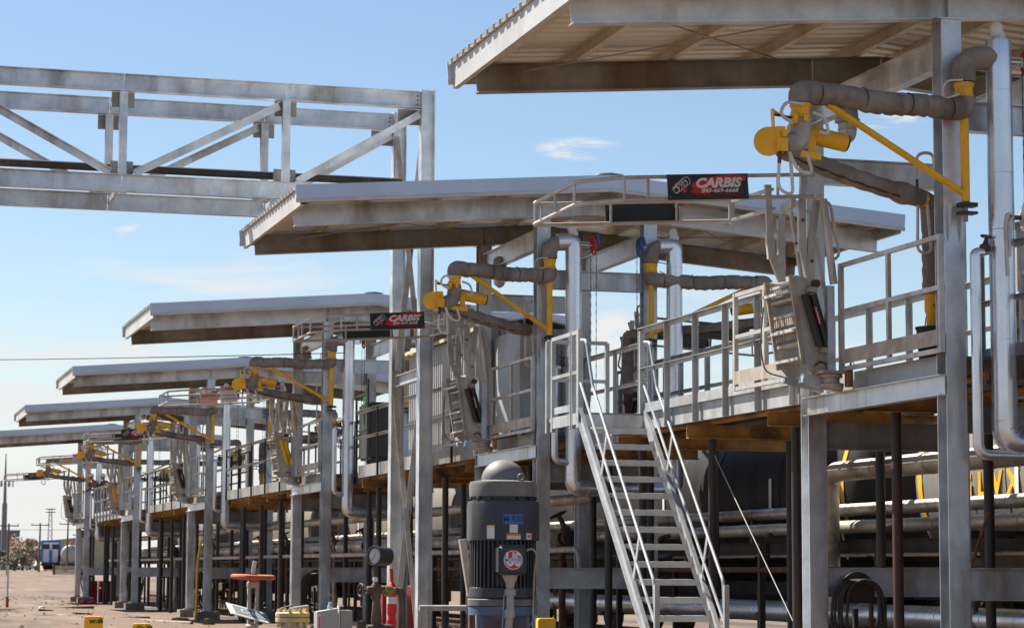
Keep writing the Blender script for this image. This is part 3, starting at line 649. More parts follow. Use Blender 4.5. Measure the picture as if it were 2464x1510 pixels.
    for k in range(6):
        z = 4.4 - k * .155; x = 1.56 - (4.46 - z) * .125
        P('tread', lambda x=x, z=z: G().box(*sorted((sx * (x - .16), sx * (x + .012))), y0 + .02, y1 - .006, z - .03, z), 'alum_dusty', o, key(('tr', k)))
        def teeth(x=x, z=z):
            g = G()
            for q in range(12): g.box(*sorted((sx * (x - .02), sx * (x + .005))), y0 + .04 + q * .05, y0 + .06 + q * .05, z - .12, z - .032)
            return g
        if k in (0, 2, 3): P('tread_grip', teeth, 'alum_dusty', o, key(('tg', k)))
    for x, ya_, yb_, z in ((1.6, y0 - .03, y1 + .05, 4.3), (1.49, y0, y1, 3.6), (1.53, y0, y1, 3.9)): P('cross_bar', lambda x=x, ya_=ya_, yb_=yb_, z=z: G().bar(m(x, ya_, z), m(x, yb_, z), .05, .03), 'alum', o, key(('cbr', z)))
    for q in (0, 1):
        yy = y0 - .065; dx = q * .088
        P('spring_tube', lambda dx=dx: G().tube([m(1.45 - dx, yy, 4.27), m(1.29 - dx, yy, 3.73)], .042, 12), 'black' if spring == 'black' else 'yellow_bright', o, ('gws', sx, q, spring))
    if spring == 'black' and sx < 0:
        s = P('spring_label', lambda: G().box(-.025, .025, -.001, .001, -.1, .1), 'sign_red', o, 'splab', m(1.315, y0 - .099, 4.05), (0, R(-16.5), 0))
        text('lettering', 'CARBIS', .05, 'sign_text', s, (0, -.003, 0), (R(90), R(90), 0), .2, .001, .0005)
    if spring != 'black':
        for q in (0, 1): P('spring_tube', lambda q=q: G().tube([m(1.18 - q * .07, y0 - .08, 5.25), m(1.2 - q * .07, y0 - .08, 4.45)], .034, 12), 'yellow_bright', o, ('gwy', sx, q))
    P('spring_clevis', lambda: G().box(*sorted((sx * 1.42, sx * 1.32)), y0 - .1, y0 - .02, 4.29, 4.345), 'alum_dusty', o, key('cl'))
    P('clevis_pin', lambda: G().lathe([(.04, -.06), (.045, -.03), (.045, .02), (.04, .03)], m(1.33, y0 - .05, 4.38), (0, 1, 0), 12), 'iron', o, key('cl2'))
    P('spring_clevis', lambda: G().box(*sorted((sx * 1.28, sx * 1.16)), y0 - .1, y0 - .016, 3.66, 3.71), 'alum_dusty', o, key('cl3'))
    P('pivot_post', lambda: G().box(*sorted((sx * 1.22, sx * 1.14)), y0 - .12, y0 - .03, 3.3, 4.36), 'galv', o, key('pv'))
    P('turntable', lambda: G().lathe([(.1, 0), (.13, .01), (.13, .05), (.09, .06), (.09, .11), (.12, .12), (.12, .15)], m(1.16, y0 - .05, 3.285), n=16).box(*sorted((sx * 1.32, sx * 1.05)), y0 - .2, y0 + .25, 3.44, 3.47).lathe([(.05, -.05), (.05, .05)], m(1.28, y0 - .03, 3.5), (0, 1, 0), 12), 'alum_dusty', o, key('tt'))
    P('spring_lock', lambda: G().box(*sorted((sx * 1.06, sx * 1.0)), y0 - .25, y0 - .17, 3.3, 3.5).tube([m(1.03, y0 - .21, 3.45), m(1.0, y0 - .24, 3.62), m(.97, y0 - .22, 3.5)], .012, 6), 'rust_beam', o, key('lk'))
    P('base_bracket', lambda: G().bar(m(1.45, y0 + .05, 3.4), m(1.0, y0 + .05, 3.3), .1, .1), 'galv', o, key('bb')); P('base_bracket', lambda: G().bar(m(1.45, y1 - .1, 3.42), m(1.0, y1 - .1, 3.32), .08, .06), 'galv', o, key('bb2'))
    for bx_, bz_ in ((1.45, 5.05), (1.36, 4.62), (1.53, 4.8), (1.3, 3.9)): P('pin', lambda bx_=bx_, bz_=bz_: G().lathe([(.016, -.036), (.016, .0)], m(bx_, y0 - .012, bz_), (0, 1, 0), 8), 'iron', o, key(('pin', bz_)))
    P('pivot_boss', lambda: G().lathe([(.03, -.05), (.055, -.045), (.055, .0)], m(1.27, y0 - .02, 3.52), (0, 1, 0), 14), 'rust', o, key('boss'))
    P('release_cable', lambda: G().tube([m(1.62, y1 + .02, 4.2), m(1.66, y1 + .03, 3.8), m(1.62, y1, 3.5), m(1.45, y1 - .1, 3.45)], .008, 6, .15), 'iron', o, key('cab'))
SPR = ['black', 'black', 'yellow', 'black', 'yellow', 'black']; SGN = ['black', 'black', 'white', 'black', 'white', 'black']
for i in range(6):
    gangway(i, -1, SPR[i], SGN[i]); gangway(i, 1, SPR[i], 'black')

# ------------------------------------------------------------------ gates beside the gangways
def gate(name, label, X, ya, yb, za=3.47, zt=4.6, mat='alum', posts=1, toe=True, group='safety gates'):
    o = thing(name, label, 'gate', (X, ya, za), group); L = yb - ya; h = zt - za
    for k in range(posts + 2):
        P('gate_post', G().bar((0, L * k / (posts + 1), 0), (0, L * k / (posts + 1), h), .05 if k in (0, posts + 1) else .04, .05, (0, 1, 0)), mat, o)
    for z, nm in ((h - .022, 'top_rail'), (h * .55, 'middle_rail'), (.022, 'bottom_rail')):
        P(nm, G().bar((.003, -.02, z), (.003, L + .02, z), .044, .044), mat, o)
    if toe: P('toe_plate', G().box(-.03, -.026, .02, L - .02, .07, .22), 'alum_dusty' if mat == 'alum' else mat, o)
    return o
for i in range(6):
    Y = YS[i]
    gate('safety_gate', f'aluminium safety gate in front of the left gangway of the {ORD[i]} canopy', XC - 1.05, Y - .19, Y + 2.12)
    gate('safety_gate', f'aluminium safety gate behind the left gangway of the {ORD[i]} canopy', XC - 1.1, Y + 3.2, Y + 5.0)
    gate('safety_gate', f'aluminium safety gate in front of the right gangway of the {ORD[i]} canopy', XC + 1.05, Y - .19, Y + 2.12)

# ------------------------------------------------------------------ platform bays
DZ = 3.45
def bay(i, ya, yb):
    nm = ['nearest', 'second', 'third', 'fourth', 'fifth', 'farthest'][i]
    new = i == 0
    o = thing('platform', f'elevated walkway platform on posts running past the {nm} canopy', 'platform', (0, 0, 0), 'walkway platform bays')
    nxt = yb; w0, w1 = ya, yb - 3.2
    P('deck', G().box(XC - .86, XC + .86, w0, w1, DZ - .035, DZ), 'deck', o)
    P('deck', G().box(XC - .2, XC + .86, w1 + .005, yb, DZ - .035, DZ), 'deck', o)
    cm = 'galv_new' if i in (0, 4) else 'galv_dull'
    P('edge_channel', G().ext(prof_C(.07, .24, .01), (XC - .87, w0, DZ - .09), (XC - .87, w1, DZ - .09)), cm, o)
    P('edge_channel', G().ext(prof_C(.07, .24, .01), (XC - .21, w1, DZ - .09), (XC - .21, yb, DZ - .09)), cm, o)
    P('end_channel', G().box(XC - .86, XC - .2, w1 - .03, w1 - .02, DZ - .21, DZ - .036), cm, o)
    P('edge_channel', G().ext(prof_C(.07, .24, .01, -1), (XC + .87, ya, DZ - .09), (XC + .87, yb, DZ - .09)), cm, o)
    if i == 0:
        P('deck', G().box(XC - .2, XC + .86, 15, ya - .005, DZ - .035, DZ), 'deck', o)
        P('edge_channel', G().ext(prof_C(.07, .24, .01), (XC - .21, 15, DZ - .09), (XC - .21, ya - .005, DZ - .09)), 'galv_dull', o)
    y = 22.55 if i == 0 else ya + 1.9
    k = 0
    while y < yb:
        if y > w1 - .1: P('cross_beam', lambda: G().ext(prof_C(.08, .17, .012), (-.22, 0, 0), (1.3, 0, 0)), 'rust_beam', o, 'xbeam2', (XC + .0, y, DZ - .32))
        else: P('cross_beam', lambda: G().ext(prof_C(.08, .17, .012), (-1.3, 0, 0), (1.3, 0, 0)), 'rust_beam', o, 'xbeam', (XC + .45, y, DZ - .32))
        for xx in ((-.5, .55) if y <= w1 - .1 else (-.1, .55)):
            mt = 'red_post' if (new and xx < 0 and k == 0) else 'black_post'
            P('post', lambda: G().tube([(0, 0, 0), (0, 0, DZ - .405)], .056, 12), mt, o, ('post', mt), (XC + xx, y, 0))
        y += 2.67; k += 1
    P('stringer_pipe', G().tube([(XC - .55, ya, DZ - .19), (XC - .55, yb - 3.25, DZ - .19)], .045, 10), 'rust_beam', o)
    P('stringer_pipe', G().tube([(XC + .55, ya, DZ - .19), (XC + .55, yb, DZ - .19)], .045, 10), 'rust_beam', o)
    return o
ends = [y - .1 for y in YS] + [104.5]
for i in range(6): bay(i, ends[i] + .005, ends[i + 1] - .005)

def handrail(label, X, ya, yb, post='galv_new', rail='galv_new', n=None, toe=True, zt=4.57, pw=.065):
    o = thing('handrail', label, 'handrail', (X, ya, DZ), 'walkway handrails'); L = yb - ya; h = zt - DZ; n = n or max(2, round(L / 1.15))
    for k in range(n + 1):
        P('rail_post', lambda: G().ext(prof_L(pw, pw, .008), (0, 0, -.22), (0, 0, h - .004), (0, 1, 0)), post, o, ('rp', post, round(h, 2), pw), (0, L * k / n, 0))
    P('top_rail', G().ext(prof_L(.065, .065, .008, -1), (-.01, 0, h), (-.01, L, h)), rail, o)
    P('middle_rail', G().ext(prof_L(.05, .05, .007, -1), (-.011, 0, h * .53), (-.011, L, h * .53)), rail, o)
    if toe: P('toe_plate', G().box(-.016, -.01, 0, L, .01, .13), rail, o)
    return o
handrail('galvanized handrail with toe plate between the stair head and the nearest canopy', XC - .9, 24.3, 29.42, n=5)
handrail('galvanized handrail on the far side of the walkway behind the stair', XC + .9, 22.9, 33.9)
handrail('galvanized handrail beside the tall silver pipe at the right edge of the picture', XC - .24, 16.2, 21.1)
for i in range(5): handrail(f'short handrail beside the silver pipe just before the {ORD[i + 1]} canopy', XC - .24, YS[i + 1] - 3.2, YS[i + 1] - .2, 'galv_new' if i == 0 else 'black_post', 'galv_new' if i == 0 else 'galv_dull', n=2, toe=False, pw=.05)
for i in range(1, 6):
    ya = [0, 39.3, 55.4, 71.7, 88.0, 102.3][i]; yb = [0, 46.9, 63.2, 79.5, 95.7, 103.9][i]
    if i in (1, 2, 3):
        handrail(f'thin dark-posted handrail along the left of the walkway past the {ORD[i]} canopy', XC - .9, ya, yb, 'black_post', 'galv_dull', n=max(2, round((yb - ya) / 2.1)), toe=False, pw=.038)
    else:
        handrail(f'pale handrail along the left of the walkway past the {ORD[i]} canopy', XC - .9, ya, yb, 'galv_new', 'galv_new')
    handrail(f'dark handrail along the right of the walkway past the {ORD[i]} canopy', XC + .9, YS[i] + 3.6, yb, 'black_post', 'galv_dull', n=6, toe=False, pw=.038)

# ------------------------------------------------------------------ stair and landing
st = thing('stair', 'steep galvanized stair with open grated treads climbing to the walkway', 'stair', (9.8, 29.3, 0))
xa, xb = -.43, .42; topz, slope = 3.42, 1.055
def spt(x, z): return (x, (z - topz) / slope, z)
for x, fl in ((xa, 1), (xb, -1)):
    P('stringer', G().ext(prof_C(.05, .17, .009, fl), spt(x, topz + .02), spt(x, .02)), 'galv_new', st)
nt = 16; rz = topz / nt
for k in range(1, nt):
    z = topz - k * rz; y = (z - topz) / slope
    def tread():
        g = G().box(xa + .062, xb - .062, -.1, .1, -.005, 0); g.box(xa + .056, xb - .056, -.114, -.102, -.055, .016); g.box(xa + .062, xb - .062, .102, .11, -.035, .0)
        for q in range(22): g.box(xa + .08 + q * .031, xa + .095 + q * .031, -.1, .1, .001, .02)
        return g
    P('tread', tread, 'tread', st, 'tread', (0, y, z))
hr = .86
for x in (xa - .01, xb + .01):
    d = V((0, -1, -slope)).normalized()
    q = lambda z, off: V(spt(x, z)) + V((0, 0, off))
    P('handrail_tube', G().tube([q(topz - .3, hr + .28) + V((0, .25, .12)), q(topz - .3, hr + .4) + V((0, .05, -.02)), q(topz - .55, hr), q(.42, hr), q(.42, hr) + V((0, -.02, -.3))], .021, 10, .06), 'galv_new', st)
    P('middle_rail', G().tube([q(topz, hr * .47), q(.35, hr * .47)], .019, 8), 'galv_new', st)
    for z in (2.55, 1.25):
        b = V(spt(x, z)); nrm = V((0, -slope, 1)).normalized()
        P('rail_post', G().bar(b + nrm * .05, b + nrm * .05 + V((0, -.22, .52)), .06, .01, (1, 0, 0)), 'galv_new', st)
    P('end_post', G().bar((x, (.35 - topz) / slope - .02, .02), (x, (.35 - topz) / slope - .02, .35 + hr + .03), .06, .05, (0, 1, 0)), 'galv_new', st)
ld = thing('stair_landing', 'small galvanized landing with rails at the head of the stair', 'landing', (9.8, 29.3, DZ))
P('deck_plate', G().box(xa, xb + .04, .02, 1.5, -.06, -.005), 'galv_dull', ld)
P('front_kick', G().box(xa - .02, xb + .02, .0, .012, -.2, -.03), 'galv', ld)
P('side_channel', G().ext(prof_C(.06, .15, .01), (xa - .02, 0, -.08), (xa - .02, 1.3, -.08)), 'galv_new', ld)
def panel(o, p0, p1, h, n, mats='galv_new', toe=.0):
    p0, p1 = V(p0), V(p1)
    for k in range(n + 1):
        p = p0.lerp(p1, k / n); P('rail_post', G().bar(p + V((0, 0, -.2)), p + V((0, 0, h)), .055, .055, (0, 1, 0)), mats, o)
    for z, w in ((h, .05), (h * .5, .045)): P('rail', G().bar(p0 + V((0, 0, z)), p1 + V((0, 0, z)), w, w), mats, o)
    if toe: P('toe_plate', G().bar(p0 + V((0, 0, .08)), p1 + V((0, 0, .08)), .008, toe), mats, o)
panel(ld, (xa, .38, 0), (xa, 1.25, 0), 1.05, 1, toe=.09)
panel(ld, (xa, .36, 0), (xa, .1, 0), 1.05, 1)
panel(ld, (xa, 1.5, 0), (xb, 1.5, 0), 1.05, 1)
for x in (xa + .0, xb + .0): P('newel', G().bar((x, .05, -.2), (x, .05, 1.08), .07, .05, (0, 1, 0)), 'galv_new', ld)

# ------------------------------------------------------------------ pipe bridge truss
tb = thing('pipe_bridge', 'galvanized steel pipe bridge truss spanning in from the left on two columns', 'pipe bridge', (9.75, 39.28, 0))
TW = 2.1
for y, m in ((0, 'galv'), (TW, 'galv')):
    P('column', G().ibeam((0, y, .0), (0, y, 9.66), .22, .24, .014, .011, (1, 0, 0)), m, tb)
    for z0, z1 in ((9.33, 9.62), (7.63, 7.92)):
        for a, b in ((-.112, -2.465), (-2.475, -5.22), (-5.23, -7.98), (-7.99, -10.7), (-10.71, -13.5)):
            P('chord', lambda a=a, b=b, z0=z0, z1=z1: G().ibeam((a, 0, (z0 + z1) / 2), (b, 0, (z0 + z1) / 2), .16, z1 - z0, .013, .009), m, tb, ('chord', a, z0), (0, y, 0))
    for x in (-2.47, -5.225, -7.985, -10.705):
        P('vertical', lambda: G().ibeam((0, 0, 7.925), (0, 0, 9.325), .13, .13, .01, .008, (0, 1, 0)), m, tb, 'tvert', (x, y, 0))
        for z0, z1 in ((9.07, 9.325), (7.925, 8.16)):
            P('gusset', lambda z0=z0, z1=z1: G().box(-.19, .19, -.006, .006, z0, z1), 'galv_dull', tb, ('guss', z0), (x, y + .075, 0))
    for (xa_, za_), (xb_, zb_) in (((-2.3, 8.0), (-.16, 9.28)), ((-5.05, 8.0), (-2.62, 9.28)), ((-5.4, 8.0), (-7.85, 9.28)), ((-8.15, 8.0), (-10.55, 9.28))):
        P('diagonal', G().ext(prof_L(.12, .12, .012), (xa_, y - .01, za_), (xb_, y - .01, zb_), (0, 0, 1)), m, tb)
        P('diagonal', G().ext(prof_L(.12, .12, .012, -1), (xa_, y + .01, za_), (xb_, y + .01, zb_), (0, 0, 1)), m, tb)
    for bz in (9.4, 9.475, 9.55):
        P('bolt', lambda: G().lathe([(.016, 0), (.016, .014), (.01, .02)], n=6, ax=(0, -1, 0)), 'rust', tb, 'bolt', (-.17, y - .006, bz))
    P('end_gusset', G().box(-.5, -.12, y + .07, y + .082, 9.05, 9.32), 'galv_dull', tb)
for x in (-2.47, -5.225, -7.985):
    for z in (9.45, 7.78):
        P('cross_strut', G().ext(prof_L(.1, .1, .01), (x, .005, z + .05), (x, TW - .005, z + .05)), 'galv', tb)
P('end_strut', G().ibeam((0, .12, 9.48), (0, TW - .12, 9.48), .12, .25, .011, .008), 'galv', tb)
P('end_strut', G().ibeam((0, .12, 4.75), (0, TW - .12, 4.75), .12, .2, .011, .008), 'galv_new', tb)
for a, b, mt in ((4.62, .3, 'galv_new'), (.3, 4.62, 'alum_dusty'), (9.2, 4.95, 'galv_new'), (4.95, 9.2, 'alum_dusty')):
    P('x_brace', G().ext(prof_L(.09, .09, .009), (.02 if mt == 'galv_new' else -.02, .1, a), (.02 if mt == 'galv_new' else -.02, TW - .1, b), (1, 0, 0)), mt, tb)
bp = thing('carried_pipe', 'dark rusty pipe lying along the inside of the pipe bridge', 'pipe', (9.75, 40.3, 8.2))
P('bare_section', G().tube([(-.2, 0, 0), (-7.0, 0, 0)], .07, 14), 'black_post', bp); P('rusty_section', G().tube([(-7.0, 0, 0), (-13.5, 0, 0)], .0705, 14), 'rust', bp)

# ------------------------------------------------------------------ operator cabin, hood, tanks on the walkway
cb_ = thing('operator_cabin', 'corrugated metal operator cabin standing on the walkway behind the bridge columns', 'cabin', (XC, 37.6, DZ))
def corr(p0, p1, h):
    p0, p1 = V(p0), V(p1); L = (p1 - p0).length; d = (p1 - p0).normalized(); nrm = V((-d.y, d.x, 0)); g = G(); pr = []; n = int(L / .15)
    for k in range(n):
        s = k * L / n; w = L / n
        for a, b in ((0, 0), (.35, 0), (.5, .035), (.85, .035)): pr.append(p0 + d * (s + a * w) + nrm * b)
    pr.append(p1); N = len(pr); ot = [p - nrm * .006 for p in pr]
    vs = [p + V((0, 0, z)) for z in (0, h) for p in pr + ot[::-1]]; n2 = 2 * N
    return g.add(vs, [tuple(range(n2)), tuple(range(n2, 2 * n2))[::-1]] + [(k, (k + 1) % n2, n2 + (k + 1) % n2, n2 + k) for k in range(n2)])
P('wall', corr((-.72, 5.6, 0), (-.72, 0, 0), 1.95), 'corr', cb_); P('wall', corr((.72, 0, 0), (.72, 5.6, 0), 1.95), 'corr', cb_)
P('wall', corr((-.68, .0, 0), (.7, .0, 0), 1.95), 'corr', cb_); P('wall', corr((.7, 5.6, 0), (-.7, 5.6, 0), 1.95), 'corr', cb_)
P('roof', G().ext([(-.85, 1.95), (0, 2.12), (.85, 1.95), (.85, 1.98), (0, 2.15), (-.85, 1.98)], (0, -.1, 0), (0, 5.75, 0)), 'sheet', cb_)
P('roof_edge', G().bar((-.86, -.1, 1.95), (-.86, 5.75, 1.95), .03, .06), 'fence_tan', cb_)
hood = thing('sheet_metal_enclosure', 'creased galvanized sheet metal box behind the second safety gate', 'enclosure', (XC - .7, 35.85, DZ))
P('panel', G().add([(0, 0, .1), (0, 1.5, .1), (0, 1.5, 1.75), (0, 0, 1.75), (-.14, .75, .92), (.5, 0, .1), (.5, 1.5, .1), (.5, 1.5, 1.75), (.5, 0, 1.75)], [(0, 1, 4), (1, 2, 4), (2, 3, 4), (3, 0, 4), (5, 6, 7, 8), (0, 5, 8, 3), (1, 6, 7, 2), (2, 7, 8, 3), (0, 1, 6, 5)]), 'galv_new', hood)
P('frame_leg', G().bar((0, .03, -.01), (0, .03, .1), .05, .05, (0, 1, 0)), 'galv', hood); P('frame_leg', G().bar((0, 1.47, -.01), (0, 1.47, .1), .05, .05, (0, 1, 0)), 'galv', hood)
P('top_flange', G().box(-.03, .02, -.02, .7, 1.752, 1.79), 'white', hood)
bt = thing('black_tote', 'black square tank in a dark frame on the walkway right of the third silver pipe', 'tank', (XC - .45, 46.9, DZ))
def rbox(x0, x1, y0, y1, z0, z1, b=.04):
    g = G().box(x0, x1, y0, y1, z0, z1); me = g.mesh('tmp', None); bm = bmesh.new(); bm.from_mesh(me); bmesh.ops.bevel(bm, geom=bm.edges[:], offset=b, segments=3, affect='EDGES'); bm.to_mesh(me); bm.free(); return me
def rb(name, mat, parent, *a, **k):
    me = rbox(*a, **k); me.materials.append(MATS[mat]); me.polygons.foreach_set('use_smooth', [True] * len(me.polygons)); me.set_sharp_from_angle(angle=R(30)); return P(name, me, None, parent)
rb('tank_body', 'black', bt, -.32, .32, -.5, .5, .15, 1.3)
for x in (-.36, .36):
    for y in (-.54, .54): P('frame_post', G().bar((x, y, 0), (x, y, 1.75 if y < 0 and x < 0 else 1.5), .04, .04, (0, 1, 0)), 'black', bt)
P('frame_rail', G().bar((-.36, -.54, 1.46), (-.36, .54, 1.46), .04, .04).bar((-.36, -.54, .75), (-.36, .54, .75), .03, .03).bar((-.36, -.54, .08), (.36, -.54, .08), .04, .06), 'black', bt)
P('hose', G().tube([(-.38, -.45, 1.4), (-.42, -.5, 1.1), (-.4, -.4, .75), (-.4, -.3, 1.2), (-.36, -.2, 1.42)], .014, 8, .15), 'green', bt)
bk = thing('bucket', 'black plastic bucket hanging under the nozzle behind the nearest safety gate', 'bucket', (XC - .74, 21.2, DZ + .02))
P('pail', G().lathe([(.0, 0), (.13, 0), (.155, .3), (.165, .31), (.165, .33), (.15, .33), (.125, .02), (0, .02)], n=20), 'rubber', bk)
P('handle', G().tube([(0, -.16, .31), (-.02, -.17, .45), (0, 0, .62), (.02, .17, .45), (0, .16, .31)], .006, 6, .12), 'iron', bk)
jug = thing('water_jug', 'blue water jug with pink cap on the walkway left of the second gangway', 'jug', (XC - .75, 37.4, DZ))
P('body', G().lathe([(.0, 0), (.12, 0), (.13, .02), (.13, .2), (.1, .27), (.04, .31), (.04, .33)], n=16), 'water', jug); P('cap', G().lathe([(.05, .33), (.05, .4), (.045, .41)], n=12), 'pink', jug)

# ------------------------------------------------------------------ rack pipelines (right of the walkway)
def pipeline(label, pts, r, mat, bands=1.2, group='long pipes under the rack', fil=.3):
    o = thing('pipeline', label, 'pipe', (0, 0, 0), group)
    P('pipe', G().tube(pts, r, 16, fil, 8), mat, o)
    if bands:
        g = G(); a, b = V(pts[0]), V(pts[1])
        for q in range(len(pts) - 1):
            a, b = V(pts[q]), V(pts[q + 1]); L = (b - a).length; n = int(L / bands)
            for k in range(1, n): g.ring(a.lerp(b, k / n), (b - a), r * 1.015, .006, 16, 4)
        tag(P('jacket_band', g, mat, o), kind='stuff')
    return o
pipeline('large silver pipe that turns down behind the nearest rear column', [(12.5, 15, 2.68), (12.5, 28.5, 2.68), (12.5, 28.5, .9)], .13, 'jacket_old', 1.4)
pipeline('battered silver pipe highest of the three running beneath the walkway', [(13.15, 14, 2.22), (13.15, 104, 2.22)], .085, 'jacket_old', .9)
pipeline('dusty tan pipe lowest of the three running beneath the walkway', [(12.85, 14, 1.98), (12.85, 46, 1.98)], .085, 'jacket_old', .7)
pipeline('fat silver pipe running on beneath the walkway past the third canopy', [(12.55, 41, 1.95), (12.55, 104, 1.95)], .15, 'jacket_old', 1.5)
pipeline('thin pale pipe strung below the tan pipe at the right', [(12.9, 14, 1.62), (12.9, 45, 1.62)], .028, 'hose', 0)
pipeline('thick silver pipe lying low beside the track', [(12.8, 42.0, .85), (12.8, 22.4, .85)], .145, 'jacket', 1.1)
pipeline('rusty capped pipe end beside the nearest hose rack', [(12.8, 22.3, .85), (12.8, 19.6, .85)], .12, 'rust', .8)
pipeline('silver pipe highest under the far bays of the walkway', [(11.95, 36.5, 2.58), (11.95, 104, 2.58)], .095, 'jacket_old', 1.3)
pipeline('thin dark conduit beneath the fat silver pipe', [(12.3, 34, 1.62), (12.3, 104, 1.62)], .035, 'black_post', 0)
pipeline('thin dark conduit low behind the support posts', [(12.75, 34, 1.2), (12.75, 104, 1.2)], .045, 'black_post', 0)
pipeline('small tan pipe nearest under the left edge of the walkway', [(11.65, 36.5, 1.2), (11.65, 36.5, 1.74), (11.65, 104, 1.74)], .05, 'alum_dusty', 0)
pipeline('small rusty pipe low under the walkway', [(12.15, 14, 1.42), (12.15, 104, 1.42)], .04, 'rust', 0)
o = thing('shadow_band_beam', 'long dark steel beam drawn in as the shadow band under the rack pipes', 'beam', (12.75, 14, 1.72)); P('beam', G().ibeam((0, 0, 0), (0, 90, 0), .14, .17), 'under', o)  # dark beam doubles as the shadow band below the pipes
for k, y in enumerate((21.4, 24.6, 26.9, 31.2, 35.0, 41.0, 47.8, 53.0, 57.5, 61.5, 73.5, 76.2)):
    o = thing('drop_line', ['rusty drop line just right of the nearest front column', 'rusty drop line between the nearest columns', 'rusty drop line right of the guy wire', 'rusty drop line behind the lower stair', 'rusty drop line behind the motor', 'rusty drop line by the bridge column foot', 'rusty drop line left of the gauge', 'rusty drop line below the third gangway', 'rusty drop line right of the hand wheel', 'rusty drop line behind the hand wheel', 'rusty drop line left of the fourth front column', 'rusty drop line near the yellow pipe'][k], 'pipe', (12.45 + .25 * (k % 2), y, 0), 'small drop lines')
    P('pipe', lambda: G().tube([(.2, 0, 1.95), (.0, 0, 1.9), (0, 0, 1.3), (0, .25, 1.2), (0, .25, 0)], .032, 8, .12), 'rust', o, 'dline'); P('valve', lambda: G().lathe([(.03, -.09), (.06, -.08), (.06, .08), (.03, .09)], (0, 0, 1.55), n=10).tube([(0, 0, 1.55), (-.16, 0, 1.6)], .014, 6), 'iron', o, 'dlv')
    P('union', lambda: G().lathe([(.05, -.03), (.055, 0), (.05, .03)], (0, .25, .8), n=8), 'iron', o, 'dlu')
VL = ['below the operator cabin', 'below the cabin end', 'left of the bridge columns', 'below the third canopy', 'past the third canopy', 'midway to the fourth canopy', 'before the fourth canopy', 'below the fourth canopy', 'before the fifth canopy', 'below the fifth canopy']
for k, y in enumerate((38.6, 42.4, 46.2, 50.8, 55.0, 59.5, 63.8, 69.0, 79.0, 85.5)):
    o = thing('pipe_valve', f'dark valve on the pipes under the walkway, {VL[k]}', 'valve', (12.1 + .2 * (k % 3), y, 0), 'valves on the rack pipes')
    P('body', lambda: G().lathe([(.06, -.2), (.13, -.19), (.13, -.16), (.08, -.14), (.1, -.05), (.1, .05), (.08, .14), (.13, .16), (.13, .19), (.06, .2)], (0, 0, 1.95), (0, 1, 0), 14), 'under', o, 'pvb')
    P('bonnet', lambda: G().lathe([(.08, 0), (.09, .12), (.05, .14), (.04, .34)], (0, 0, 2.02), (-.5, 0, 1), 12), 'iron', o, 'pvn')
    P('handwheel', lambda: G().ring((-.17, 0, 2.34), (-.5, 0, 1), .15, .016, 20, 6).tube([(-.3, 0, 2.28), (-.04, 0, 2.4)], .01, 6).tube([(-.17, -.15, 2.34), (-.17, .15, 2.34)], .01, 6), 'red_dark' if k % 4 == 1 else 'under', o, ('pvw', k % 4 == 1))
    P('drop_leg', lambda: G().tube([(0, .3, 1.9), (0, .3, .0)], .06, 10), 'jacket_old' if k % 2 else 'rust', o, ('pvd', k % 2))
for y in range(18, 104, 6):
    o = thing('pipe_support', 'dark pipe support frame, ' + ['nearest', 'second', 'third', 'fourth', 'fifth', 'sixth', 'seventh', 'eighth', 'ninth', 'tenth', 'eleventh', 'twelfth', 'thirteenth', 'fourteenth', 'farthest'][(y - 18) // 6] + ' along the rack pipes', 'support', (12.6, y, 0), 'pipe support frames')
    P('leg', lambda: G().bar((-.45, 0, 0), (-.45, 0, 1.78), .08, .08, (0, 1, 0)), 'black_post', o, 'psl'); P('leg', lambda: G().bar((.5, 0, 0), (.5, 0, 1.78), .08, .08, (0, 1, 0)), 'black_post', o, 'psr')
    P('cross_beam', lambda: G().bar((-.6, 0, 1.82), (.65, 0, 1.82), .08, .08), 'black_post', o, 'psc')
dp = thing('wrapped_drop_pipe', 'rusty drop pipe with torn tan insulation hanging behind the nearest front column', 'pipe', (12.0, 24.0, 0))
g = G(); pts, rad = [], []
for k in range(14): pts.append((0, 0, 1.9 - k * .065)); rad.append(.12 + .02 * math.sin(k * 2.1) - max(0, k - 8) * .012)
P('torn_insulation', g.tube(pts, .1, 14, radii=rad), 'rust_beam', dp); P('bare_pipe', G().tube([(0, 0, 1.1), (0, 0, 0)], .055, 12), 'rust', dp)
P('clamp', G().ring((0, 0, .95), (0, 0, 1), .06, .02, 14, 6).box(-.12, .12, -.03, .03, .93, .97), 'iron', dp)
gw = thing('guy_wire', 'thin pale guy wire slanting down right of the stair', 'wire', (0, 0, 0)); P('strand', G().tube([(10.65, 27.9, 2.9), (10.9, 25.3, .3)], .007, 6), 'alum', gw)
gw = thing('slanting_rod', 'thin rusty rod leaning between the nearest columns', 'rod', (0, 0, 0)); P('rod', G().tube([(10.9, 22.4, .15), (11.15, 21.5, 2.0)], .018, 6), 'rust', gw)

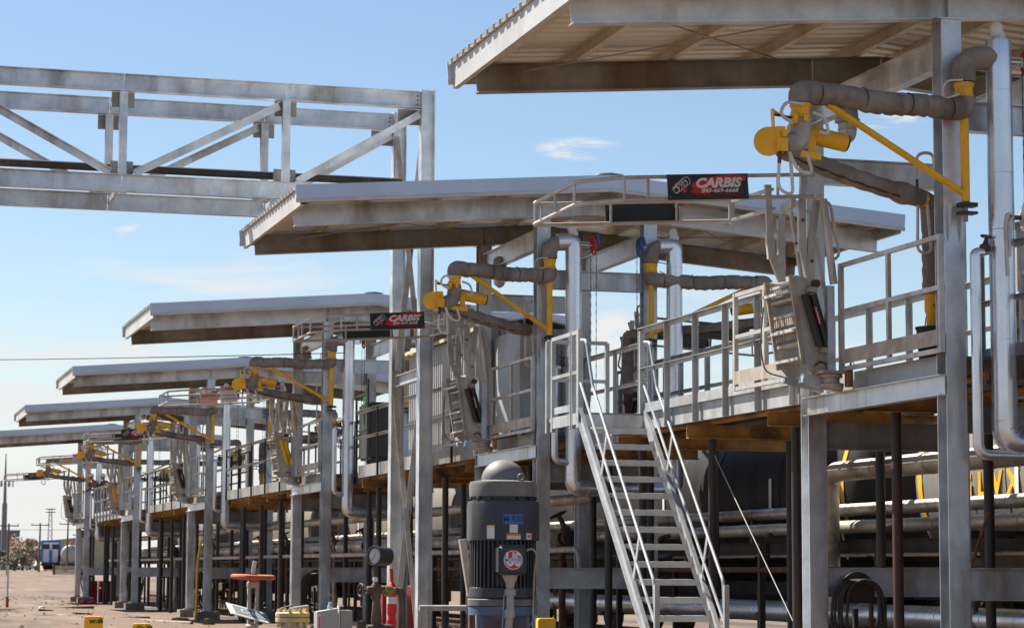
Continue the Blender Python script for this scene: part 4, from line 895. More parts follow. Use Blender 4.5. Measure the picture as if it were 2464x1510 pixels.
# hose racks on the lower ties
for i in range(6):
    o = thing('hose_rack', f'half-round hose rack with coiled black hoses below the {ORD[i]} canopy', 'hose rack', (XC - .42, YS[i] + FY - .12, .0), 'hose racks')
    def hp():
        pts = [(.2 * math.cos(R(a)), 1.2 + .2 * math.sin(R(a))) for a in range(0, 181, 12)] + [(-.2, 1.06), (.2, 1.06)]
        g = poly(pts, -.02, 0)
        return g
    P('rack_plate', hp, 'black_post', o, 'hrp')
    P('saddle', lambda: poly([(.14 * math.cos(R(a)), 1.15 + .14 * math.sin(R(a))) for a in range(0, 181, 12)], .0, .1), 'black_post', o, 'hrs')
    P('rack_foot', lambda: G().bar((0, .05, 1.0), (0, .05, .0), .05, .05, (0, 1, 0)), 'black_post', o, 'hrf')
    for k in range(7):
        random.seed(k); a, b = .19 + .012 * k + random.uniform(-.02, .02), random.uniform(.5, .95)
        pts = []
        for q in range(24):
            t = 2 * math.pi * q / 24; z = math.sin(t); x = a * math.cos(t) * (1.0 + (.12 if z < 0 else 0)) - .03 * (k - 3) * .4
            pts.append((x, -.14 + .012 * k + .01 * math.sin(t * 2), 1.12 + (.19 * z if z > 0 else b * z)))
        P('hose_coil', lambda pts=pts: G().tube(pts, .016, 7, closed=True), 'rubber', o, ('coil', k))
random.seed(11)

# ------------------------------------------------------------------ tank cars on the far track
RX = 15.0
rl = thing('rail_track', 'railway track with sleepers under the tank cars behind the rack', 'track', (RX, 0, 0))
for x in (-.7175, .7175): P('rail', G().ibeam((x, 8, .2), (x, 110, .2), .12, .15, .03, .03), 'rust', rl)
g = G()
for k in range(170): g.box(-1.25, 1.25, 8 + k * .6, 8.23 + k * .6, 0, .124)
tag(P('sleepers', g, 'wood_pole', rl), kind='stuff')
def tank_car(k, ya, yb, label, mat='tank', detail=True):
    o = thing('tank_car', label, 'tank car', (RX, (ya + yb) / 2, .27), 'tank cars in a row'); L = yb - ya; h = L / 2; r = 1.5; zc = 2.3
    pr = [(0, -h)] + [(r * math.sin(R(a)), -h + .75 * (1 - math.cos(R(a)))) for a in range(10, 91, 10)] + [(r, h - .75)] + [(r * math.sin(R(a)), h - .75 * (1 - math.cos(R(a)))) for a in range(80, 9, -10)] + [(0, h)]
    P('tank', G().lathe(pr, (0, 0, zc), (0, 1, 0), 40), mat, o)
    for q in (-.62, -.3, 0, .3, .62): P('weld_seam', lambda: G().ring((0, 0, zc), (0, 1, 0), r + .001, .012, 40, 4), mat, o, ('seam', mat), (0, h * q, 0))
    P('dome', G().lathe([(.0, .5), (.3, .48), (.34, .42), (.34, .0)], (0, 0, zc + r - .1), n=18), mat, o)
    P('manway', G().lathe([(.0, .3), (.24, .28), (.26, .2), (.26, 0)], (0, 1.2, zc + r - .1), n=18).box(-.6, .6, -1.4, 1.8, zc + r + .02, zc + r + .05), 'under', o)
    P('sill', G().box(-.3, .3, -h - .3, h + .3, .62, .95).box(-1.3, 1.3, -h + .6, -h + 1.1, .75, 1.0).box(-1.3, 1.3, h - 1.1, h - .6, .75, 1.0), 'under', o)
    P('side_sill', G().box(-1.42, -1.34, -h + .4, h - .4, .78, .98), 'under', o)
    for y in (-h + .5, h - .5): P('end_platform', G().box(-1.4, 1.4, y - .45, y + .45, .98, 1.04), 'under', o)
    for y in (-h + 2.2, h - 2.2):
        b = P('bogie', G().box(-1.05, -.9, y - 1.15, y + 1.15, .3, .62).box(.9, 1.05, y - 1.15, y + 1.15, .3, .62).box(-.9, .9, y - .2, y + .2, .3, .65).box(-1.1, -.85, y - .35, y + .35, .15, .5), 'bogie', o)
        for q in (-.87, .87):
            for x in (-.72, .72): P('wheel', lambda: G().lathe([(.02, -.07), (.4, -.07), (.42, -.05), (.42, .03), (.46, .05), (.46, .07), (.02, .07)], ax=(1, 0, 0), n=20), 'bogie', b, 'whl', (x, y + q, .42))
    P('handrail', G().tube([(-1.58, -h + .3, 2.0), (-1.58, h - .3, 2.0)], .02, 8), 'alum', o)
    for q in (-.9, -.5, -.1, .3, .7): P('rail_stanchion', lambda: G().tube([(-1.58, 0, 2.0), (-1.42, 0, 1.3)], .015, 6), 'alum', o, 'stan', (0, h * q, 0))
    for q, nm in ((-1, 'a'), (1, 'b')):
        def band(q=q):
            g = G(); y = q * (h - .8); vs = []
            for a in range(160, 208, 6):
                for rr in (r + .004, r + .009):
                    for w in (-.06, .06): vs.append((rr * math.cos(R(a)), y + w, zc + rr * math.sin(R(a))))
            n = len(vs) // 4; fs = []
            for k_ in range(n - 1):
                a, b = 4 * k_, 4 * k_ + 4; fs += [(a + 2, a + 3, b + 3, b + 2), (a, a + 1, b + 1, b), (a, a + 2, b + 2, b), (a + 1, a + 3, b + 3, b + 1)]
            return g.add(vs, fs)
        P('yellow_band', band, 'stripe', o)
    if detail:
        # ladder, grab irons, reflective bars
        P('ladder', (lambda g: [g.tube([(-1.56, s_, 1.0), (-1.52, s_, 3.2), (-1.1, s_, 3.85), (-.5, s_, 4.1)], .018, 6, .3) for s_ in (.6, 1.0)] and g)(G()), 'under', o)
        for y in (-h + 3.4, h - 3.4, .0): P('reflector', G().box(-1.512, -1.503, y - .045, y + .045, 1.95, 2.5), 'white', o)
        if k == 0:
            for q, ch in enumerate('GLVX'): text('lettering', ch, .42, 'stripe', o, (-1.506, h - 2.1 - q * .4, 2.18), (R(90), 0, R(-90)), 0, .012, .004)
    return o
CARS = [(12.4, 28.7, 'dusty grey tank car with yellow lettering at the right behind the nearest column'), (29.55, 45.75, 'dark tank car behind the stair with yellow end bands'), (48.7, 64.9, 'dusty tank car visible beneath the walkway behind the bridge columns'), (67.2, 83.4, 'tan tank car seen beneath the walkway near the third canopy'), (85.7, 101.9, 'farthest tank car in the row behind the rack')]
for k, (a, b, lb) in enumerate(CARS): tank_car(k, a, b, lb, 'tank_grey' if k == 0 else 'tank' if k < 2 else 'tank_far', k < 3)

# ------------------------------------------------------------------ pump motor in the foreground
mt = thing('pump_motor', 'tall charcoal vertical pump motor with domed cap on a blue pump head', 'pump motor', (4.855, 17.1, 0))
r = .258
P('top_dome', G().lathe([(r * .98, 1.945), (r * .99, 2.03), (r * .96, 2.055), (r * .64, 2.068)] + [(r * .635 * math.cos(R(a)), 2.068 + r * .6 * math.sin(R(a))) for a in range(0, 90, 9)] + [(0, 2.068 + r * .6)], n=40), 'motor_cap', mt)
P('fan_gap', G().lathe([(r * .9, 1.91), (r * .9, 1.946)], n=32), 'black', mt)
gg = G()
for k in range(14): a = k * 2 * math.pi / 14; gg.ball((r * .96 * math.cos(a), r * .96 * math.sin(a), 1.93), .014, 6, 4)
P('cap_bolt', gg, 'motor', mt)
# octagonal shroud with softened corners
n = 8; g = G(); OFF = R(-6)
def octring(rr, z): 
    out = []
    for k in range(n):
        a = 2 * math.pi * (k + .5) / n + OFF
        for d_ in (-.06, .06): out.append((rr / math.cos(math.pi / n) * math.cos(a + d_) * .985, rr / math.cos(math.pi / n) * math.sin(a + d_) * .985, z))
    return out
rings = [octring(r * .97, 1.62), octring(r * 1.0, 1.62), octring(r * 1.0, 1.88), octring(r * .97, 1.912), octring(r * .8, 1.915)]
vs = sum(rings, []); N = 16
g.add(vs, [(i_ * N + k, i_ * N + (k + 1) % N, (i_ + 1) * N + (k + 1) % N, (i_ + 1) * N + k) for i_ in range(4) for k in range(N)])
P('shroud', g, 'motor', mt)
P('stator', G().lathe([(r * .84, 1.2), (r * .86, 1.25), (r * .86, 1.64)], n=32), 'motor', mt)
for k in range(44):
    a = k * 2 * math.pi / 44
    P('cooling_fin', lambda: G().bar((r * .9, 0, 1.275), (r * .9, 0, 1.635), .05, .01, (1, 0, 0)) if False else G().box(r * .84, r * .97, -.006, .006, 1.275, 1.63), 'motor', mt, 'fin', None, (0, 0, a))
P('base_bell', G().lathe([(r * .99, 1.2), (r * .97, 1.27), (r * .9, 1.285), (r * .8, 1.285)], n=32), 'motor', mt)
P('mount_flange', G().lathe([(r * 1.02, 1.14), (r * 1.02, 1.185), (r * .9, 1.2), (0, 1.2)], n=36), 'motor_cap', mt)
P('lifting_eye', G().ring((.08, -.2, 2.085), (.35, 1, 0), .022, .008, 16, 8).tube([(.08, -.2, 2.03), (.08, -.2, 2.065)], .012, 8), 'motor_cap', mt)
# conduit box with badge
va = math.atan2(-17.1, -4.855)       # direction towards the viewer
vx, vy = math.cos(va), math.sin(va)
jb = bpy.data.objects.new('conduit_box', None)
bx = rbox(-.105, .105, -.14, .06, -.11, .11, .022); bx.materials.append(MATS['motor']); bx.polygons.foreach_set('use_smooth', [True] * len(bx.polygons)); bx.set_sharp_from_angle(angle=R(30))
rotz = va + math.pi / 2
cbx = P('conduit_box', bx, None, mt, None, (vx * .25 + .045, vy * .25 - .01, 1.475), (0, 0, rotz + R(12)))
P('badge', disc(0, 0, .067, .067, -.001, .001), 'sign_red', cbx, None, (.0, -.1425, .0))
P('badge_ring', G().ring((0, -.143, 0), (0, 1, 0), .067, .0035, 28, 6), 'sign_text', cbx)
text('lettering', 'US', .135, 'sign_text', cbx, (0, -.146, .0), (R(90), 0, 0), 0, .004, .0006, .72)
P('badge_strip', G().box(-.068, .068, -.149, -.147, -.017, .015), 'sign_text', cbx)
text('lettering', 'MOTORS', .032, 'label_blue', cbx, (0, -.151, -.001), (R(90), 0, 0), 0, .0005, .0004, 1.0)
P('conduit_hub', G().lathe([(.03, -.2), (.035, -.17), (.06, -.11), (.06, -.1)], (0, -.04, 0), n=14), 'box_grey', cbx)
P('conduit', G().tube([(0, -.04, -.2), (0, -.045, -.28), (.0, -.05, -.36), (-.02, -.06, -.55), (-.04, -.07, -.8)], .028, 12), 'valve_grey', cbx)
P('conduit_fitting', G().lathe([(.04, -.26), (.042, -.25), (.042, -.22), (.035, -.21)], (0, -.045, 0), n=14).lathe([(.036, -.42), (.038, -.41), (.038, -.37), (.034, -.36)], (-.005, -.05, 0), n=14), 'box_grey', cbx)
P('ground_wire', G().tube([(.1, -.05, .06), (.16, -.06, .09), (.2, -.03, .05), (.195, .02, -.1), (.19, .05, -.45), (.15, .08, -.52)], .007, 6, .05), 'alum_dusty', cbx)
P('ground_wire', G().tube([(-.05, -.08, -.22), (-.06, -.09, -.4), (-.08, -.1, -.7)], .005, 6, .05), 'pump_blue', cbx)
# flat faces of the shroud: the one that faces the viewer has its normal along -y rotated
fa = min((2 * math.pi * k / 8 + OFF for k in range(8)), key=lambda a: abs((a - va + math.pi) % (2 * math.pi) - math.pi))
fx, fy = math.cos(fa), math.sin(fa); frz = fa + math.pi / 2
def on_face(name, w, h, lat, z, mat, face_k=0, d=.001):
    a = fa + face_k * math.pi / 4; ax, ay = math.cos(a), math.sin(a); dist = r * 1.0077 + d + .001
    return P(name, G().box(-w / 2, w / 2, -.0015, .0, -h / 2, h / 2), mat, mt, None, (ax * dist - ay * lat, ay * dist + ax * lat, z), (0, 0, a + math.pi / 2))
bl = on_face('blue_label', .15, .072, .03, 1.775, 'label_blue'); text('lettering', 'M-920', .06, 'black', bl, (0, -.003, 0), (R(90), 0, 0), 0, .0008, .0004, .95)
on_face('name_plate', .062, .062, .035, 1.705, 'paper'); o_ = on_face('warning_label', .104, .042, .035, 1.648, 'paper'); P('label_header', G().box(-.052, .052, -.0025, -.0018, .006, .021), 'paper_orange', o_)
o_ = on_face('yellow_label', .068, .098, .075, 1.68, 'paper', -1); P('label_header', G().box(-.034, .034, -.0025, -.0018, .03, .049), 'paper_yellow', o_)
o_ = on_face('hot_label', .068, .046, -.04, 1.65, 'paper', 1); P('label_header', G().box(-.02, .02, -.0025, -.0018, -.01, .012), 'paper_orange', o_)
# pump head with expanded metal guard
P('head_flange', G().lathe([(r * 1.0, 1.07), (r * 1.0, 1.135), (0, 1.14)], n=36), 'pump_blue', mt)
P('pump_head', G().lathe([(r * .95, 0), (r * .95, .12), (r * .75, .2), (r * .76, 1.07)], n=28), 'pump_blue', mt)
g = G()
for k in range(16):
    for q in range(14):
        x = -.15 + k * .02; z = .62 + q * .03 + (.015 if k % 2 else 0)
        g.bar((x, -.205, z), (x + .01, -.208, z + .015), .003, .003); g.bar((x + .01, -.208, z + .015), (x + .02, -.205, z), .003, .003); g.bar((x, -.205, z), (x + .01, -.208, z - .015), .003, .003); g.bar((x + .01, -.208, z - .015), (x + .02, -.205, z), .003, .003)
gd = P('expanded_guard', g, 'mesh_rust', mt, None, (0, 0, 0), (0, 0, rotz)); gd['kind'] = 'stuff'
P('guard_frame', G().bar((-.17, -.205, .55), (-.17, -.205, 1.06), .02, .02, (0, 1, 0)).bar((.19, -.205, .55), (.19, -.205, 1.06), .02, .02, (0, 1, 0)), 'pump_blue', mt, None, (0, 0, 0), (0, 0, rotz))
sp_ = thing('suction_pipe', 'grey pipe running left from the pump motor to the bridge column', 'pipe', (4.6, 17.2, 1.12)); P('pipe', G().tube([(0, 0, 0), (-.36, .0, 0)], .022, 12), 'valve_grey', sp_)
du = thing('leaning_duct', 'pale square duct leaning behind the motor', 'duct', (6.0, 22.6, 0)); P('duct', G().bar((.0, 0, 1.7), (.09, 0, 1.15), .065, .06, (0, 1, 0)), 'alum_dusty', du); P('foot', G().bar((.095, 0, 1.16), (.12, 0, 0), .06, .06, (0, 1, 0)), 'rust', du)

# ------------------------------------------------------------------ gauge tree, gate valve, flange, box, markers, bollards
gt = thing('pressure_gauge', 'black pressure gauge on a rusty valve tree left of the motor', 'gauge', (3.79, 16.69, 0))
gz = 1.5; ga = V((-.84, -.54, .04)).normalized()
P('case', G().lathe([(.05, -.13), (.066, -.12), (.068, .0), (.074, .002), (.074, .018), (.064, .02), (.06, .01), (0, .01)], (0, 0, gz), ga, 28), 'black', gt)
P('dial', G().lathe([(.056, .011), (0, .012)], (0, 0, gz), ga, 28), 'gauge_face', gt)
e1 = ga.cross(V((0, 0, 1))).normalized(); e2 = e1.cross(ga)
g = G(); c0 = V((0, 0, gz)) + ga * .0135
for k in range(24):
    a = R(-45 + k * 270 / 23); d = e1 * math.cos(a) + e2 * math.sin(a); g.bar(c0 + d * .046, c0 + d * .054, .002, .001, ga)
P('tick_marks', g, 'black', gt); P('needle', G().bar(c0 + (e1 * .6 - e2 * .8) * -.02 + ga * .001, c0 + (e1 * .6 - e2 * .8) * .045 + ga * .001, .003, .001, ga), 'black', gt)
P('stem', G().tube([(.0, 0, gz - .06), (.0, 0, 1.35)], .016, 10), 'rust', gt)
P('siphon_fitting', G().lathe([(.014, 0), (.02, .01), (.02, .03), (.012, .04), (.012, .06)], (0, 0, 1.31), n=10), 'jacket', gt)
P('valve_cross', G().lathe([(.03, 0), (.036, .01), (.036, .1), (.02, .12)], (.005, 0, 1.19), n=12).lathe([(.026, -.07), (.03, -.06), (.03, .06), (.026, .07)], (.005, 0, 1.255), (1, .1, 0), 12), 'iron', gt)
P('valve_handwheel', G().ring((-.11, -.02, 1.255), (1, .25, 0), .045, .007, 16, 6).tube([(-.11, -.02, 1.21), (-.11, -.02, 1.3)], .004, 6).tube([(-.12, -.02, 1.255), (0, 0, 1.255)], .01, 8), 'iron', gt)
P('union', G().lathe([(.022, -.05), (.026, -.02), (.04, -.018), (.04, .03), (.026, .035), (.026, .07)], (.09, .0, 1.25), (1, .05, 0), 14), 'brass', gt)
P('elbow', G().tube([(.15, 0, 1.25), (.19, 0, 1.25), (.195, 0, 1.2), (.195, 0, .7)], .027, 12, .04, 5), 'iron', gt)
P('lower_valve', G().lathe([(.02, 0), (.03, .03), (.05, .1), (.052, .18), (.03, .24), (.026, .3), (.04, .33), (.026, .5)], (.01, 0, .7), n=12).lathe([(.03, -.12), (.035, -.02), (.035, .05), (.02, .08)], (.06, 0, .98), (1, 0, 0), 10), 'iron', gt)
P('riser', G().tube([(.005, 0, 1.2), (.005, 0, 0)], .018, 10), 'rust', gt)
rp = thing('red_hydrant', 'bright red hydrant valve with white band behind the gauge', 'hydrant', (4.05, 17.28, 0))
P('lower_body', G().lathe([(.036, 0), (.036, 1.02), (.04, 1.03)], n=16), 'red', rp); P('white_band', G().lathe([(.0365, 1.15), (.0365, 1.2)], n=16), 'white', rp); P('neck', G().lathe([(.036, 1.12), (.036, 1.15)], n=16), 'red', rp); P('collar', G().lathe([(.036, 1.2), (.036, 1.22)], n=16), 'red', rp)
P('mid_body', G().lathe([(.03, 1.02), (.03, 1.07), (.037, 1.075), (.037, 1.12)], n=16), 'red', rp); P('bonnet', G().lathe([(.037, 1.22), (.045, 1.24), (.04, 1.27), (.02, 1.3), (.014, 1.31)], n=16), 'red', rp)
P('lever', G().tube([(0, 0, 1.3), (-.004, 0, 1.37), (-.008, 0, 1.41)], .014, 10, .02), 'red', rp)
vv = thing('gate_valve', 'weathered gate valve with orange handwheel in the lower left foreground', 'valve', (2.95, 16.95, 0))
P('handwheel', G().ring((0, 0, 1.345), (.03, -.02, 1), .145, .017, 32, 8), 'orange', vv)
g = G()
for k in range(4): a = R(20 + 90 * k); g.tube([(.02 * math.cos(a), .02 * math.sin(a), 1.335), (.145 * math.cos(a), .145 * math.sin(a), 1.34)], .013, 8)
P('spokes', g.lathe([(.035, -.03), (.04, 0), (.035, .03)], (0, 0, 1.335), n=14), 'orange', vv)
P('stem', G().tube([(0, 0, 1.3), (0, 0, 1.42)], .012, 10).tube([(.0, 0, 1.38), (.012, 0, 1.46)], .016, 10), 'alum', vv)
P('yoke', G().bar((-.03, 0, 1.3), (-.026, 0, .99), .02, .035, (0, 1, 0)).bar((.03, 0, 1.3), (.026, 0, .99), .02, .035, (0, 1, 0)).lathe([(.03, 0), (.045, .01), (.045, .04), (.03, .05)], (0, 0, 1.265), n=14), 'valve_grey', vv)
P('bonnet', G().lathe([(.07, .8), (.075, .82), (.075, .85), (.04, .87), (.035, .98), (.05, 1.0), (.03, 1.02)], n=18), 'valve_grey', vv)
P('body', G().lathe([(.1, 0), (.1, .6), (.12, .62), (.12, .68), (.08, .7), (.08, .8)], n=20), 'valve_grey', vv)
P('bonnet_flange', G().box(-.1, .1, -.09, .09, .86, .885), 'valve_grey', vv)
P('packing_gland', G().bar((-.05, -.03, 1.08), (.05, -.03, 1.08), .03, .03).ball((-.05, -.04, 1.06), .02, 8, 5).ball((.07, -.02, 1.07), .03, 8, 5), 'iron', vv)
P('padlock', G().ball((.085, -.03, 1.1), .03, 10, 6, (.8, .6, 1.1)).ring((.085, -.03, 1.14), (0, 1, 0), .02, .005, 12, 6), 'black', vv)
tg = P('tag_plate', G().box(-.155, .155, -.004, .004, -.08, .08), 'white', vv, None, (-.06, -.16, 1.09), (R(-62), R(14), R(14)))
P('tag_field', G().box(-.115, .1, -.0058, -.0042, -.058, .06), 'tag_plate', tg); text('lettering', 'C-6', .08, 'paper', tg, (0, -.0075, 0), (R(90), 0, 0), 0, .0012, .0005)
P('tag_corner', poly([(.105, -.06), (.15, -.04), (.15, .06), (.07, .0)], -.0068, -.006), 'tag_plate', tg)
fl = thing('blind_flange', 'yellow-stained bolted blind flange on a pipe stub', 'flange', (3.27, 17.1, 0))
P('stub', G().tube([(0, 0, 0), (0, 0, 1.02)], .085, 18), 'valve_grey', fl); P('flange', G().lathe([(.12, .0), (.125, .004), (.125, .03), (.12, .034)], (0, 0, 1.02), n=28), 'flange_yellow', fl); P('flange', G().lathe([(.12, .0), (.125, .004), (.125, .028), (.115, .034), (0, .036)], (0, 0, 1.058), n=28), 'flange_yellow', fl)
for k in range(8): a = R(22 + 45 * k); P('bolt', lambda: G().tube([(0, 0, .985), (0, 0, 1.118)], .009, 6).lathe([(.016, 0), (.016, .016)], (0, 0, 1.094), n=6).lathe([(.016, 0), (.016, .016)], (0, 0, 1.0), n=6), 'flange_yellow', fl, 'fbolt', (.102 * math.cos(a), .102 * math.sin(a), 0))
P('loose_pipe', G().tube([(.02, .1, 1.11), (.14, .14, 1.125)], .018, 10), 'box_grey', fl); P('bent_bracket', G().bar((-.09, .02, 1.115), (0, .05, 1.14), .03, .008), 'iron', fl)
eb = thing('electrical_box', 'grey electrical box with a red warning strip beside the flange', 'electrical box', (3.46, 16.83, 0))
P('enclosure', G().add([(-.075, -.06, .6), (.075, -.06, .6), (.075, .06, .6), (-.075, .06, .6), (-.075, -.06, 1.1), (.075, -.06, 1.125), (.075, .06, 1.125), (-.075, .06, 1.1)], [(0, 1, 2, 3), (4, 5, 6, 7), (0, 1, 5, 4), (2, 3, 7, 6), (0, 3, 7, 4), (1, 2, 6, 5)]), 'box_grey', eb)
P('warning_strip', G().box(-.068, -.048, -.0625, -.0605, .9, 1.085), 'paper', eb); P('warning_print', G().box(-.064, -.052, -.0645, -.063, .92, 1.07), 'pink', eb)
P('conduit_nut', G().lathe([(.02, 0), (.02, .02), (.012, .03), (.012, .05)], (.03, 0, 1.12), n=8), 'jacket', eb)
P('side_channel', G().bar((.095, .01, .4), (.095, .01, 1.14), .012, .05, (0, 1, 0)).bar((.09, .01, 1.14), (.13, .01, 1.14), .04, .008), 'white', eb); P('cabinet', G().box(.105, .19, -.02, .1, .3, 1.11), 'valve_grey', eb)
P('post', G().bar((0, .07, 0), (0, .07, .7), .05, .05, (0, 1, 0)), 'galv_dull', eb)

for lb, (bxp, byp, bz), s_ in (('yellow bollard with black scribble at the bottom left of the picture', (1.97, 18.31, 1.04), 'wr.6h'), ('yellow bollard lower than its neighbour, just right of the scribbled one', (2.26, 17.71, 1.0), 'Co.7A'), ('yellow bollard below the stair foot right of the pump motor', (5.27, 17.36, 1.04), None)):
    o = thing('bollard', lb, 'bollard', (bxp, byp, 0), 'yellow bollards', -R(8))
    rb('post', 'yellow_bright', o, -.068, .068, -.068, .068, 0, bz, b=.008)
    if s_: text('lettering', s_, .045, 'black', o, (.02, -.0705, bz - .035), (R(90), 0, 0), .2, .002, .0006)

# ------------------------------------------------------------------ clutter on the ground
for lb, p in (('long rusty pipe lying on the dirt at the far left', [(2.5, 72, .06), (9.0, 84, .06)]), ('second pipe lying on the dirt nearer the camera', [(3.5, 61, .05), (8.6, 66, .05)]), ('pale hose stretched over the dirt left of the columns', [(4.2, 66, .04), (6.5, 70, .04), (7.5, 64, .04), (8.9, 60, .04)])):
    o = thing('ground_pipe', lb, 'pipe', (0, 0, 0), 'pipes lying on the ground'); P('pipe', G().tube(p, .055, 10, .5), 'conc' if 'pale' in lb else 'rust', o)
for k, (x, y, sc) in enumerate(((6.6, 75, .5), (7.1, 69, .6), (8.9, 62, .55), (9.4, 60.5, .4), (6.9, 80, .4), (6.9, 57, .4))):
    o = thing('timber_block', ['short dark timber on the dirt below the bridge', 'dark block propping the ground pipe', 'dark timber beside the pale hose end', 'small dark block next to the columns', 'pale scrap lying by the long pipe', 'dark clod at the bottom edge of the dirt'][k], 'block', (x, y, 0), 'scrap blocks on the dirt', .4 * k)
    P('block', G().add([(-sc * .5, -.1, 0), (sc * .5, -.12, 0), (sc * .45, .12, 0), (-sc * .5, .1, 0), (-sc * .45, -.08, .16), (sc * .42, -.1, .13), (sc * .4, .08, .15), (-sc * .46, .09, .14)], [(0, 3, 2, 1), (4, 5, 6, 7), (0, 1, 5, 4), (1, 2, 6, 5), (2, 3, 7, 6), (3, 0, 4, 7)]), 'wood_pole' if k != 4 else 'white', o)
for k, (x, y) in enumerate(((10.75, 101.4), (11.4, 101.8))):
    o = thing('red_drum', ['red drum left under the farthest canopy', 'red drum right under the farthest canopy'][k], 'drum', (x, y, 0), 'red drums')
    P('shell', G().lathe([(.0, 0), (.29, 0), (.29, .28), (.305, .29), (.29, .3), (.29, .58), (.305, .59), (.29, .6), (.29, .88), (.27, .88), (0, .87)], n=20), 'red_dark', o)
for k, (x, y) in enumerate(((9.98, 42.6), (10.45, 42.4))):
    o = thing('red_cabinet', ['dark red cabinet left between the bridge columns', 'dark red cabinet right behind the bridge column'][k], 'cabinet', (x, y, 0), 'red cabinets')
    rb('body', 'red_dark', o, -.2, .2, -.15, .15, .3, 1.12, b=.02); P('leg', G().bar((-.15, 0, 0), (-.15, 0, .3), .04, .04, (0, 1, 0)), 'red_dark', o); P('leg', G().bar((.15, 0, 0), (.15, 0, .3), .04, .04, (0, 1, 0)), 'red_dark', o); P('label', G().box(-.06, .06, -.153, -.151, .7, .95), 'paper', o)
o = thing('marker_stake', 'white marker stake with orange foot standing in the dirt at far left', 'stake', (5.92, 82, 0)); P('board', G().box(-.035, .035, -.01, .01, .45, 1.5), 'white', o); P('foot', G().box(-.051, .051, -.011, .011, 0, .45), 'orange', o)
o = thing('orange_rag', 'bright orange rag on the dirt near the far columns', 'rag', (10.0, 96.5, 0)); P('cloth', G().ball((0, 0, .08), .14, 10, 6, (1, 1, .8)).ball((.32, .05, .05), .13, 10, 6, (1.4, 1, .5)), 'red', o)
# bent yellow riser rail and small far posts under the rack
o = thing('yellow_pipe', 'yellow pipe leaning under the fourth canopy', 'pipe', (9.9, 66.0, 0)); P('pipe', G().tube([(0, 0, .0), (.02, 0, 1.6), (.12, 0, 2.2)], .035, 8, .3), 'yellow', o)

